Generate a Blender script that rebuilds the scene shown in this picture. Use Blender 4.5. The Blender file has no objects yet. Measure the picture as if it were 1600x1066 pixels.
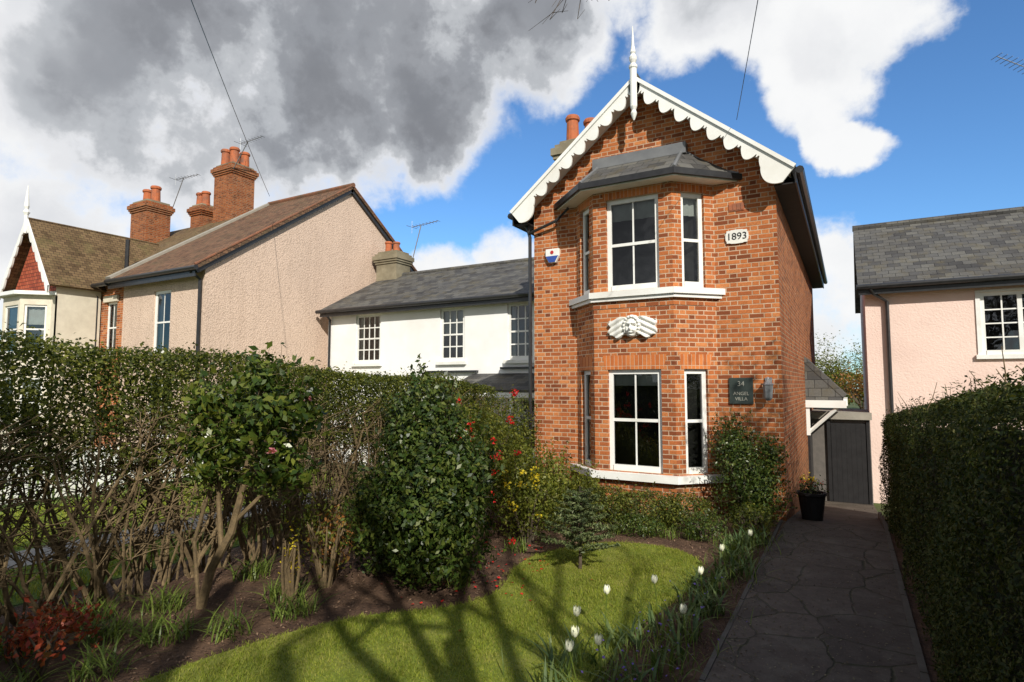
import bpy, bmesh, math, random
import numpy as np
from mathutils import Vector, Matrix
rng=np.random.default_rng(7); random.seed(7)
scene=bpy.context.scene
scene.view_settings.view_transform='Standard'; scene.view_settings.look='None'; scene.view_settings.exposure=0
R=math.radians
YAW=29.7
# ------------------------------------------------------------------ helpers
def link(o,parent=None):
    scene.collection.objects.link(o)
    if parent is not None: o.parent=parent
    return o
def empty(name):
    return link(bpy.data.objects.new(name,None))
class MB:
    def __init__(s): s.v=[]; s.f=[]
    def add(s,vs,fs):
        b=len(s.v); s.v+= [tuple(map(float,p)) for p in vs]; s.f+=[tuple(b+i for i in f) for f in fs]
    def box(s,x0,x1,y0,y1,z0,z1,L=None):
        vs=[(x,y,z) for x in (x0,x1) for y in (y0,y1) for z in (z0,z1)]
        if L: vs=[L(*p) for p in vs]
        s.add(vs,[(0,1,3,2),(4,6,7,5),(0,4,5,1),(2,3,7,6),(0,2,6,4),(1,5,7,3)])
    def slab(s,pts,t,n=None):
        P=[Vector(p) for p in pts]
        if n is None:
            n=(P[1]-P[0]).cross(P[2]-P[0]).normalized()
            if n.z<0: n=-n
        Q=[p-n*t for p in P]; k=len(P)
        s.add(P+Q,[tuple(range(k)),tuple(range(2*k-1,k-1,-1))]+[(i,(i+1)%k,k+(i+1)%k,k+i) for i in range(k)])
    def prism(s,pts,vec):
        P=[Vector(p) for p in pts]; V=Vector(vec); Q=[p+V for p in P]; k=len(P)
        s.add(P+Q,[tuple(range(k)),tuple(range(2*k-1,k-1,-1))]+[(i,(i+1)%k,k+(i+1)%k,k+i) for i in range(k)])
    def tube(s,pts,rad,n=6,cap=True):
        P=[Vector(p) for p in pts]
        if not hasattr(rad,'__len__'): rad=[rad]*len(P)
        vs=[];fs=[]
        for i,p in enumerate(P):
            d=(P[min(i+1,len(P)-1)]-P[max(i-1,0)])
            if d.length<1e-9: d=Vector((0,0,1))
            d.normalize()
            a=Vector((1,0,0)) if abs(d.x)<.8 else Vector((0,1,0))
            e1=d.cross(a).normalized(); e2=d.cross(e1)
            for k in range(n):
                t=2*math.pi*k/n; vs.append(p+(e1*math.cos(t)+e2*math.sin(t))*rad[i])
        for i in range(len(P)-1):
            for k in range(n):
                fs.append((i*n+k,i*n+(k+1)%n,(i+1)*n+(k+1)%n,(i+1)*n+k))
        if cap: fs+= [tuple(range(n-1,-1,-1)),tuple((len(P)-1)*n+k for k in range(n))]
        s.add(vs,fs)
    def lathe(s,c,prof,n=14):
        c=Vector(c); vs=[];fs=[]
        for r,z in prof:
            for k in range(n):
                t=2*math.pi*k/n; vs.append(c+Vector((r*math.cos(t),r*math.sin(t),z)))
        m=len(prof)
        for i in range(m-1):
            for k in range(n): fs.append((i*n+k,i*n+(k+1)%n,(i+1)*n+(k+1)%n,(i+1)*n+k))
        fs+=[tuple(range(n-1,-1,-1)),tuple((m-1)*n+k for k in range(n))]
        s.add(vs,fs)
    def build(s,name,mat,parent=None,smooth=False,recalc=True,bevel=0):
        me=bpy.data.meshes.new(name); me.from_pydata(s.v,[],s.f)
        if recalc:
            bm=bmesh.new(); bm.from_mesh(me); bmesh.ops.recalc_face_normals(bm,faces=bm.faces); bm.to_mesh(me); bm.free()
        if smooth: me.polygons.foreach_set('use_smooth',[True]*len(me.polygons))
        me.materials.append(mat)
        o=link(bpy.data.objects.new(name,me),parent)
        if bevel:
            b=o.modifiers.new('bevel','BEVEL'); b.width=bevel; b.segments=2; b.limit_method='ANGLE'
        return o
def fast_mesh(name,V,F,mat,parent=None,smooth=False):
    me=bpy.data.meshes.new(name); k=F.shape[1]
    me.vertices.add(len(V)); me.vertices.foreach_set('co',V.astype(np.float32).ravel())
    me.loops.add(F.size); me.loops.foreach_set('vertex_index',F.astype(np.int32).ravel())
    me.polygons.add(len(F)); me.polygons.foreach_set('loop_start',np.arange(len(F),dtype=np.int32)*k)
    me.update(calc_edges=True)
    if smooth: me.polygons.foreach_set('use_smooth',[True]*len(F))
    me.materials.append(mat)
    return link(bpy.data.objects.new(name,me),parent)
def nrmz(a): return a/np.maximum(np.linalg.norm(a,axis=1,keepdims=True),1e-9)
def leaves(name,P,size,mat,parent=None,N=None,jit=.8,asp=.5):
    P=np.asarray(P,float); n=len(P)
    if N is None: N=np.tile([0,0,1.],(n,1))
    N=nrmz(nrmz(N)+jit*rng.normal(size=(n,3))*.6)
    T=nrmz(np.cross(N,rng.normal(size=(n,3)))); B=np.cross(N,T)
    sz=(np.asarray(size)*(.6+.7*rng.random(n)))[:,None]
    f=N*sz*.12
    V=np.stack([P-T*sz*.5,P+B*sz*asp*.5+f-T*sz*.05,P+T*sz*.5,P-B*sz*asp*.5+f-T*sz*.05],1).reshape(-1,3)
    F=np.arange(4*n).reshape(n,4)
    return fast_mesh(name,V,F,mat,parent)
def straps(name,P,L,W,lean,droop,mat,parent=None,seg=4,az=None):
    n=len(P); P=np.asarray(P,float); L=np.broadcast_to(L,(n,))*(.65+.6*rng.random(n)); W=np.broadcast_to(W,(n,))*(.7+.5*rng.random(n))
    if az is None: az=rng.random(n)*6.283
    h=np.stack([np.cos(az),np.sin(az),0*az],1); sd=np.stack([-np.sin(az),np.cos(az),0*az],1)
    ln=lean*(.4+1.1*rng.random(n)); rows=[]
    for i in range(seg+1):
        t=i/seg
        c=P+h*(ln*L*t**1.6)[:,None]; c[:,2]+=L*t*(1-droop*ln*t)
        w=W*(max(1-t**2.2,0.03))*.5*(.6+.8*min(t*3,1)*.5)
        rows+= [c-sd*w[:,None],c+sd*w[:,None]]
    V=np.stack(rows,1); k=2*(seg+1)
    base=(np.arange(n)*k)[:,None]
    F=np.concatenate([base+np.array([[2*i,2*i+1,2*i+3,2*i+2]]) for i in range(seg)],0)
    return fast_mesh(name,V.reshape(-1,3),F,mat,parent)
def lump(P,s=1.0,seed=0):
    r=np.random.default_rng(seed); o=np.zeros(len(P))
    for k in range(6):
        d=r.normal(size=3); d/=np.linalg.norm(d); f=s*(1.5+k*1.1)
        o+=np.sin(P@d*f*2+r.random()*6)/(1+.35*k)
    return o/3.0
def gz(y): return 0 if y<10 else -.85*(min(y,17)-10)/7
# ------------------------------------------------------------------ materials
class N:
    def __init__(s,nt): s.nt=nt
    def n(s,t,**kw):
        x=s.nt.nodes.new(t)
        for k,v in kw.items(): setattr(x,k,v)
        return x
    def math(s,op,a,b=None,c=None,clamp=False):
        x=s.n('ShaderNodeMath',operation=op,use_clamp=clamp)
        for i,v in enumerate((a,b,c)):
            if v is None: continue
            if isinstance(v,bpy.types.NodeSocket): s.nt.links.new(v,x.inputs[i])
            else: x.inputs[i].default_value=v
        return x.outputs[0]
    def vm(s,op,a,b=None,out=0):
        x=s.n('ShaderNodeVectorMath',operation=op)
        for i,v in enumerate((a,b)):
            if v is None: continue
            if isinstance(v,bpy.types.NodeSocket): s.nt.links.new(v,x.inputs[i])
            else: x.inputs[i].default_value=v
        return x.outputs[out]
    def mix(s,f,a,b,bt='MIX'):
        x=s.n('ShaderNodeMix',data_type='RGBA',blend_type=bt)
        for i,v in ((0,f),(6,a),(7,b)):
            if isinstance(v,bpy.types.NodeSocket): s.nt.links.new(v,x.inputs[i])
            else: x.inputs[i].default_value=v if i==0 else (*v,1) if len(v)==3 else v
        return x.outputs[2]
    def mr(s,v,a,b,c=0,d=1,smooth=False):
        x=s.n('ShaderNodeMapRange',interpolation_type='SMOOTHSTEP' if smooth else 'LINEAR')
        s.nt.links.new(v,x.inputs[0])
        for i,q in enumerate((a,b,c,d)): x.inputs[i+1].default_value=q
        return x.outputs[0]
    def noise(s,vec,scale,detail=5,rough=.6,out=0):
        x=s.n('ShaderNodeTexNoise'); x.inputs['Scale'].default_value=scale; x.inputs['Detail'].default_value=detail; x.inputs['Roughness'].default_value=rough
        if vec is not None: s.nt.links.new(vec,x.inputs['Vector'])
        return x.outputs[out]
    def pos(s): return s.n('ShaderNodeNewGeometry').outputs['Position']
    def link(s,a,b): s.nt.links.new(a,b)
def newmat(name,rough=.8,spec=.3,metal=0):
    m=bpy.data.materials.new(name); m.use_nodes=True; nt=m.node_tree; b=nt.nodes['Principled BSDF']
    b.inputs['Roughness'].default_value=rough; b.inputs['Specular IOR Level'].default_value=spec; b.inputs['Metallic'].default_value=metal
    return m,N(nt),b
def bump(g,b,h,strength,dist):
    x=g.n('ShaderNodeBump'); x.inputs['Strength'].default_value=strength; x.inputs['Distance'].default_value=dist
    g.link(h,x.inputs['Height']); g.link(x.outputs[0],b.inputs['Normal'])
def mnoise(name,c1,c2,scale=5,rough=.8,bmp=0,bs=None,dist=.01,spec=.3,metal=0,c3=None,s3=.6):
    m,g,b=newmat(name,rough,spec,metal); p=g.pos()
    f=g.mr(g.noise(p,scale),.3,.7)
    c=g.mix(f,c1,c2)
    if c3 is not None: c=g.mix(g.mr(g.noise(p,s3,4),.45,.7),c,c3)
    g.link(c,b.inputs['Base Color'])
    if bmp: bump(g,b,g.noise(p,bs or scale,6),bmp,dist)
    return m
def suv(g):
    geo=g.n('ShaderNodeNewGeometry'); P=geo.outputs['Position']; Nn=geo.outputs['True Normal']
    T=g.vm('NORMALIZE',g.vm('CROSS_PRODUCT',(0,0,1),Nn)); B=g.vm('CROSS_PRODUCT',Nn,T)
    return g.vm('DOT_PRODUCT',P,T,out=1),g.vm('DOT_PRODUCT',P,B,out=1),P
def mbrick(name,c1,c2,c3,mortar,bw=.225,bh=.075,ms=.009,swap=False,rough=.88,stain=.35,offset=.5,bst=.6,dist=.008,msm=.2,moss=None):
    m,g,b=newmat(name,rough,.25); u,v,P=suv(g)
    cx=g.n('ShaderNodeCombineXYZ'); g.link(v if swap else u,cx.inputs[0]); g.link(u if swap else v,cx.inputs[1])
    wob=g.vm('SCALE',g.vm('SUBTRACT',g.noise(P,9,2,out=1),(.5,.5,.5))); wob.node.inputs[3].default_value=.012
    vec=g.vm('ADD',cx.outputs[0],wob)
    t=g.n('ShaderNodeTexBrick',offset=offset); g.link(vec,t.inputs['Vector'])
    t.inputs['Scale'].default_value=1; t.inputs['Mortar Size'].default_value=ms; t.inputs['Mortar Smooth'].default_value=msm
    t.inputs['Brick Width'].default_value=bw; t.inputs['Row Height'].default_value=bh; t.inputs['Bias'].default_value=0
    t.inputs['Color1'].default_value=(0,0,0,1); t.inputs['Color2'].default_value=(1,1,1,1); t.inputs['Mortar'].default_value=(.5,.5,.5,1)
    r=g.n('ShaderNodeValToRGB'); e=r.color_ramp.elements; e[0].color=(*c3,1); e[0].position=.05; e[1].color=(*c2,1); e[1].position=.9
    x=e.new(.38); x.color=(*c1,1)
    g.link(t.outputs['Color'],r.inputs[0])
    c=g.mix(g.mr(g.noise(P,35,4),.3,.75,0,.5),r.outputs[0],c3)
    c=g.mix(t.outputs['Fac'],c,mortar)
    if moss: c=g.mix(g.mr(g.noise(P,2.2,7,.7),.5,.72,0,.8),c,moss)
    st=g.mr(g.noise(P,1.3,6,.65),.45,.72,0,stain)
    c=g.mix(st,c,g.mix(1.0,c,(.42,.38,.36),'MULTIPLY'))
    g.link(c,b.inputs['Base Color'])
    h=g.math('SUBTRACT',g.math('MULTIPLY',g.noise(P,60,4),.5),t.outputs['Fac'])
    bump(g,b,h,bst,dist)
    return m
def mflemish(name,ramp,mortar,dark,stain=.35):
    m,g,b=newmat(name,.9,.15); u,v,P=suv(g)
    wob=g.math('MULTIPLY',g.math('SUBTRACT',g.noise(P,7,3),.5),.012); wob2=g.math('MULTIPLY',g.math('SUBTRACT',g.noise(P,13,3),.5),.012)
    u=g.math('ADD',u,wob); v=g.math('ADD',v,wob2)
    vr=g.math('DIVIDE',v,.075); row=g.math('FLOOR',vr); fv=g.math('SUBTRACT',vr,row)
    dv=g.math('MULTIPLY',g.math('MINIMUM',fv,g.math('SUBTRACT',1.0,fv)),.075)
    uo=g.math('ADD',u,g.math('MULTIPLY',row,.16875)); uc=g.math('DIVIDE',uo,.3375); cell=g.math('FLOOR',uc)
    x=g.math('MULTIPLY',g.math('SUBTRACT',uc,cell),.3375)
    hd=g.math('GREATER_THAN',x,.225)
    du=g.math('MINIMUM',g.math('MINIMUM',x,g.math('SUBTRACT',.3375,x)),g.math('ABSOLUTE',g.math('SUBTRACT',x,.225)))
    ds=g.math('MINIMUM',du,dv); mo=g.mr(ds,.0055,.0095,1,0,True)
    cb=g.n('ShaderNodeCombineXYZ'); g.link(cell,cb.inputs[0]); g.link(row,cb.inputs[1]); g.link(g.math('MULTIPLY',hd,.5),cb.inputs[2])
    wn=g.n('ShaderNodeTexWhiteNoise',noise_dimensions='3D'); g.link(cb.outputs[0],wn.inputs['Vector'])
    val=g.math('SUBTRACT',wn.outputs['Value'],g.math('MULTIPLY',hd,.08),clamp=True)
    r=g.n('ShaderNodeValToRGB'); e=r.color_ramp.elements; k=len(ramp); e[0].color=(*ramp[0],1); e[1].color=(*ramp[-1],1)
    for i in range(1,k-1): q=e.new(i/(k-1)); q.color=(*ramp[i],1)
    g.link(val,r.inputs[0])
    c=g.mix(g.mr(g.noise(P,38,4),.35,.8,0,.6),r.outputs[0],dark)
    mc=g.mix(g.mr(g.noise(P,5,5),.3,.7),mortar,(mortar[0]*.65,mortar[1]*.6,mortar[2]*.55))
    c=g.mix(g.math('MULTIPLY',mo,.9),c,mc)
    st=g.mr(g.noise(P,1.4,7,.68),.47,.72,0,stain)
    c=g.mix(st,c,g.mix(1.0,c,(.48,.40,.35),'MULTIPLY'))
    # splash-back grime near the ground
    sx=g.n('ShaderNodeSeparateXYZ'); g.link(P,sx.inputs[0])
    gr=g.math('MULTIPLY',g.mr(sx.outputs[2],.1,1.0,1,0),g.mr(g.noise(P,3,5),.3,.7))
    c=g.mix(g.math('MULTIPLY',gr,.6),c,(.10,.07,.035))
    g.link(c,b.inputs['Base Color'])
    bump(g,b,g.math('SUBTRACT',g.math('MULTIPLY',g.noise(P,70,4),.6),mo),.6,.008)
    return m
def mleaf(name,cols,rough=.45,trans=.3,spec=.35,patch=0):
    m=bpy.data.materials.new(name); m.use_nodes=True; nt=m.node_tree; g=N(nt); b=nt.nodes['Principled BSDF']
    b.inputs['Roughness'].default_value=rough; b.inputs['Specular IOR Level'].default_value=spec
    geo=g.n('ShaderNodeNewGeometry'); r=g.n('ShaderNodeValToRGB'); e=r.color_ramp.elements
    k=len(cols); e[0].color=(*cols[0],1); e[-1].color=(*cols[-1],1)
    for i in range(1,k-1): x=e.new(i/(k-1)); x.color=(*cols[i],1)
    g.link(geo.outputs['Random Per Island'],r.inputs[0])
    c=r.outputs[0]
    if patch: c=g.mix(g.mr(g.noise(geo.outputs['Position'],2.2,4),.4,.7,0,patch),c,g.mix(1.0,c,(.5,.55,.5),'MULTIPLY'))
    g.link(c,b.inputs['Base Color'])
    t=g.n('ShaderNodeBsdfTranslucent'); g.link(g.mix(1.0,c,(1.6,1.6,.6),'MULTIPLY'),t.inputs[0])
    mx=g.n('ShaderNodeMixShader'); mx.inputs[0].default_value=trans
    g.link(b.outputs[0],mx.inputs[1]); g.link(t.outputs[0],mx.inputs[2])
    g.link(mx.outputs[0],nt.nodes['Material Output'].inputs[0])
    return m
M={}
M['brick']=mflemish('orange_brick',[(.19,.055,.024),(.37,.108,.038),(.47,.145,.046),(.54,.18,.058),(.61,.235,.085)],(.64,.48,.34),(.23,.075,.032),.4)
M['brick_side']=mflemish('red_brick_shade_toned',[(.17,.052,.022),(.29,.085,.032),(.35,.108,.038),(.41,.14,.05)],(.36,.27,.18),(.16,.055,.026),.6)  # darker copy of the front brick: side wall shade is put into its colour
M['vouss']=mbrick('rubbed_brick',(.58,.17,.045),(.64,.22,.065),(.42,.12,.035),(.58,.4,.27),bw=.3,bh=.07,ms=.005,swap=True,offset=0)
M['slate']=mbrick('slate',(.11,.108,.105),(.155,.15,.135),(.065,.063,.062),(.03,.03,.03),bw=.28,bh=.2,ms=.006,rough=.7,stain=.5,dist=.02,bst=.9,moss=(.13,.11,.065))
M['tile']=mbrick('clay_tile',(.19,.105,.062),(.24,.13,.075),(.11,.065,.04),(.04,.025,.02),bw=.17,bh=.11,ms=.006,rough=.85,stain=.6,dist=.02,moss=(.13,.10,.055))
M['ridge']=mnoise('ridge_tile_red',(.27,.11,.06),(.17,.08,.05),7,.85,c3=(.12,.08,.05),s3=2)
M['tilered']=mbrick('tile_hung_red',(.40,.09,.045),(.47,.12,.06),(.28,.06,.035),(.08,.03,.02),bw=.17,bh=.12,ms=.01,rough=.8,stain=.3,dist=.02)
M['tilebrown']=mbrick('brown_tile',(.18,.12,.06),(.22,.145,.075),(.11,.07,.035),(.04,.025,.02),bw=.17,bh=.11,ms=.006,rough=.9,stain=.6,dist=.02,moss=(.16,.135,.055))
M['white']=mnoise('white_paint',(.86,.86,.83),(.78,.78,.75),3,.45,c3=(.70,.68,.63),s3=1.2,spec=.4)
M['whitewall']=mnoise('white_render',(.88,.88,.87),(.82,.82,.81),1.2,.85,.25,40,.004,c3=(.77,.76,.74))
M['black']=mnoise('black_paint',(.015,.015,.017),(.03,.03,.032),8,.35,spec=.5)
M['lead']=mnoise('lead_sheet',(.16,.165,.175),(.22,.225,.23),4,.5,.2,9,.01,metal=.3)
M['terra']=mnoise('terracotta',(.50,.15,.06),(.38,.11,.045),9,.8,c3=(.2,.1,.07),s3=3)
M['stone']=mnoise('chimney_render',(.35,.31,.22),(.26,.22,.15),5,.9,.5,20,.01,c3=(.14,.12,.08))
M['pink']=mnoise('pink_render',(.85,.65,.57),(.80,.61,.535),2,.9,.8,22,.015,c3=(.76,.57,.5))
M['room']=mnoise('unlit_room_dark',(.03,.027,.025),(.05,.045,.04),2,.9)  # near-black colour stands in for the shade of unlit rooms
M['curtain']=mnoise('curtain',(.6,.6,.56),(.5,.48,.44),6,.9)
M['plaster']=mnoise('plaster',(.80,.79,.74),(.68,.67,.62),14,.75,.2,40,.003)
M['dim_letter']=mnoise('weathered_gilt',(.42,.42,.36),(.3,.3,.26),14,.6)
M['bark']=mnoise('bark',(.12,.09,.065),(.06,.045,.03),25,.9,.7,40,.01)
M['barklight']=mnoise('bark_light',(.22,.155,.08),(.11,.08,.045),25,.9,.6,40,.01)
M['soil']=mnoise('soil',(.13,.072,.045),(.055,.032,.02),18,.95,1,45,.03,c3=(.17,.1,.06),s3=2.5)
M['metal']=mnoise('galvanised',(.35,.36,.37),(.25,.26,.27),8,.45,metal=.6)
M['sign']=mnoise('slate_sign',(.03,.042,.04),(.045,.058,.052),10,.4)
M['shed']=mnoise('shed_paint_and_shade',(.022,.021,.022),(.014,.013,.014),6,.7)  # also carries the painted shadow on the eaves soffit
M['shedwall']=mnoise('shed_wall',(.16,.14,.125),(.11,.1,.09),6,.9)
M['cream']=mnoise('cream_paint',(.70,.64,.52),(.58,.52,.42),4,.7)
M['concrete']=mnoise('concrete_path',(.36,.33,.28),(.27,.25,.21),6,.9,.3,40,.005)
M['edging']=mnoise('path_edging',(.13,.115,.095),(.085,.075,.06),6,.9,.5,40,.008)
M['blue']=mnoise('blue_plastic',(.03,.08,.35),(.03,.07,.3),4,.35,spec=.5)
M['red']=mnoise('red_mark',(.5,.03,.03),(.45,.03,.03),4,.4)
m,g,b=newmat('pebbledash',.95,.15); p=g.pos()
vo=g.n('ShaderNodeTexVoronoi'); vo.inputs['Scale'].default_value=24; g.link(p,vo.inputs['Vector'])
cc=g.mix(g.mr(g.noise(p,1.0,6,.7),.35,.7),(.70,.53,.42),(.58,.44,.35))
cc=g.mix(g.mr(vo.outputs['Distance'],.2,.9,0,.6),cc,(.34,.25,.195))
sx=g.n('ShaderNodeMapping'); sx.inputs['Scale'].default_value=(3,3,.25); g.link(p,sx.inputs[0])
cc=g.mix(g.mr(g.noise(sx.outputs[0],1.2,6,.7),.5,.75,0,.45),cc,g.mix(1.0,cc,(.6,.56,.52),'MULTIPLY'))
g.link(g.mix(g.mr(g.noise(p,16,4,.8),.4,.7,0,.7),cc,(.74,.58,.47)),b.inputs['Base Color']); bump(g,b,vo.outputs['Distance'],.8,.015); M['pebble']=m
m,g,b=newmat('crazy_paving',.85,.2); p=g.pos()
w=g.vm('SCALE',g.vm('SUBTRACT',g.noise(p,2,3,out=1),(.5,.5,.5))); w.node.inputs[3].default_value=.2
q=g.vm('MULTIPLY',g.vm('ADD',p,w),(1,.8,0))
v1=g.n('ShaderNodeTexVoronoi',feature='DISTANCE_TO_EDGE'); v1.inputs['Scale'].default_value=1.9; g.link(q,v1.inputs['Vector'])
v2=g.n('ShaderNodeTexVoronoi'); v2.inputs['Scale'].default_value=1.9; g.link(q,v2.inputs['Vector'])
c=g.mix(g.vm('DOT_PRODUCT',v2.outputs['Color'],(.5,.3,.2),out=1),(.075,.06,.05),(.15,.12,.095))
c=g.mix(g.mr(g.noise(p,9,7,.7),.35,.7,0,.7),c,(.06,.05,.038))
c=g.mix(g.mr(g.noise(p,2.5,6,.7),.5,.7,0,.6),c,(.16,.14,.11))
c=g.mix(g.mr(g.noise(p,55,3,.7),.62,.7,0,.6),c,(.24,.21,.17))
jt=g.mr(v1.outputs[0],.006,.022,1,0)
c=g.mix(g.math('MULTIPLY',jt,g.mr(g.noise(p,3,3),.35,.6,.3,.9)),c,(.05,.052,.028)); g.link(c,b.inputs['Base Color'])
bump(g,b,g.math('SUBTRACT',g.math('MULTIPLY',g.noise(p,20,6),.6),jt),.6,.015); M['paving']=m
M['lawnbase']=mnoise('lawn_soil',(.19,.225,.03),(.12,.16,.02),9,.95,.6,60,.02,c3=(.25,.24,.055),s3=1.0)
M['nlawn']=mnoise('neighbour_grass',(.20,.28,.04),(.13,.2,.03),14,.95,1,80,.03,c3=(.22,.28,.06),s3=.8)
M['ground']=mnoise('ground_grass',(.09,.12,.03),(.06,.08,.025),4,.95,.4,30,.03,c3=(.1,.08,.05),s3=.3)
M['grass']=mleaf('grass_blade',[(.15,.185,.016),(.24,.29,.035),(.32,.35,.05),(.38,.34,.10)],.6,.35,.12,.55)
M['hedge']=mleaf('hedge_leaf',[(.03,.042,.009),(.065,.085,.016),(.13,.15,.025),(.25,.245,.045)],.5,.35,.25,.6)
M['hedge2']=mleaf('yew_leaf',[(.02,.03,.009),(.035,.05,.012),(.065,.078,.018),(.11,.105,.03)],.6,.25,.2,.5)
M['camellia']=mleaf('camellia_leaf',[(.025,.05,.01),(.05,.085,.014),(.09,.125,.02),(.17,.19,.03)],.3,.25,.4)
M['bush']=mleaf('bush_leaf',[(.02,.04,.008),(.042,.075,.014),(.08,.115,.02),(.13,.15,.03)],.38,.2,.35,.4)
M['yleaf']=mleaf('young_leaf',[(.08,.10,.015),(.15,.175,.025),(.26,.25,.045)],.45,.35,.3,.5)
M['conifer']=mleaf('conifer_needle',[(.06,.09,.035),(.11,.145,.05),(.18,.2,.08)],.5,.15)
M['strap']=mleaf('strap_leaf',[(.06,.10,.018),(.12,.17,.03),(.2,.25,.05)],.4,.3,.3)
M['tulipleaf']=mleaf('tulip_leaf',[(.05,.09,.028),(.085,.13,.045),(.14,.18,.06)],.5,.25,.25)
M['redleaf']=mleaf('red_leaf',[(.22,.03,.02),(.34,.07,.03),(.10,.06,.02)],.4,.3)
M['copper']=mleaf('copper_leaf',[(.3,.12,.03),(.38,.18,.05),(.15,.09,.02)],.5,.3)
M['redfl']=mleaf('red_petal',[(.7,.02,.02),(.8,.04,.03),(.6,.02,.03)],.5,.3)
M['pinkfl']=mleaf('pink_petal',[(.6,.2,.25),(.7,.3,.35)],.5,.3)
M['yelfl']=mleaf('yellow_petal',[(.8,.6,.02),(.8,.65,.05)],.5,.3)
M['purfl']=mleaf('purple_petal',[(.12,.08,.35),(.2,.12,.5)],.5,.3)
M['whitefl']=mnoise('white_petal',(.86,.85,.72),(.74,.76,.5),20,.5)
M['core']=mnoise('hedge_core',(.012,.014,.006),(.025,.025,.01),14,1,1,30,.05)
m=bpy.data.materials.new('window_glass'); m.use_nodes=True; g=N(m.node_tree); m.node_tree.nodes.remove(m.node_tree.nodes['Principled BSDF'])
gl=g.n('ShaderNodeBsdfGlossy'); gl.inputs['Roughness'].default_value=.02
bn=g.n('ShaderNodeBump'); bn.inputs['Strength'].default_value=.12; bn.inputs['Distance'].default_value=.05; g.link(g.noise(g.pos(),1.7,2),bn.inputs['Height']); g.link(bn.outputs[0],gl.inputs['Normal'])
tr=g.n('ShaderNodeBsdfTransparent'); tr.inputs[0].default_value=(.75,.8,.8,1)
fr=g.n('ShaderNodeFresnel'); fr.inputs[0].default_value=1.8
mx=g.n('ShaderNodeMixShader'); g.link(fr.outputs[0],mx.inputs[0]); g.link(tr.outputs[0],mx.inputs[1]); g.link(gl.outputs[0],mx.inputs[2])
g.link(mx.outputs[0],m.node_tree.nodes['Material Output'].inputs[0]); M['glass']=m
# ------------------------------------------------------------------ walls with openings
class Frame:
    def __init__(s,p0,p1):
        s.o=Vector((p0[0],p0[1],0)); d=Vector((p1[0]-p0[0],p1[1]-p0[1],0)); s.len=d.length; s.S=d.normalized(); s.Nn=Vector((s.S.y,-s.S.x,0))
    def __call__(s,a,n,z): return s.o+s.S*a+s.Nn*n+Vector((0,0,z))
def wall(name,fr,z0,z1,ops,mat,parent,t=.12):
    mb=MB(); ss=sorted({0,fr.len,*[o[0] for o in ops],*[o[1] for o in ops]}); zs=sorted({z0,z1,*[o[2] for o in ops],*[o[3] for o in ops]})
    for i in range(len(ss)-1):
        for j in range(len(zs)-1):
            a,b_,c,d=ss[i],ss[i+1],zs[j],zs[j+1]; cm=((a+b_)/2,(c+d)/2)
            if any(o[0]<cm[0]<o[1] and o[2]<cm[1]<o[3] for o in ops): continue
            mb.add([fr(a,0,c),fr(b_,0,c),fr(b_,0,d),fr(a,0,d)],[(0,1,2,3)])
    for o in ops:
        a,b_,c,d=o
        for q in ([(a,c),(a,d)],[(a,d),(b_,d)],[(b_,d),(b_,c)],[(b_,c),(a,c)]):
            mb.add([fr(q[0][0],0,q[0][1]),fr(q[1][0],0,q[1][1]),fr(q[1][0],-t,q[1][1]),fr(q[0][0],-t,q[0][1])],[(0,1,2,3)])
    return mb.build(name,mat,parent,recalc=False)
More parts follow.
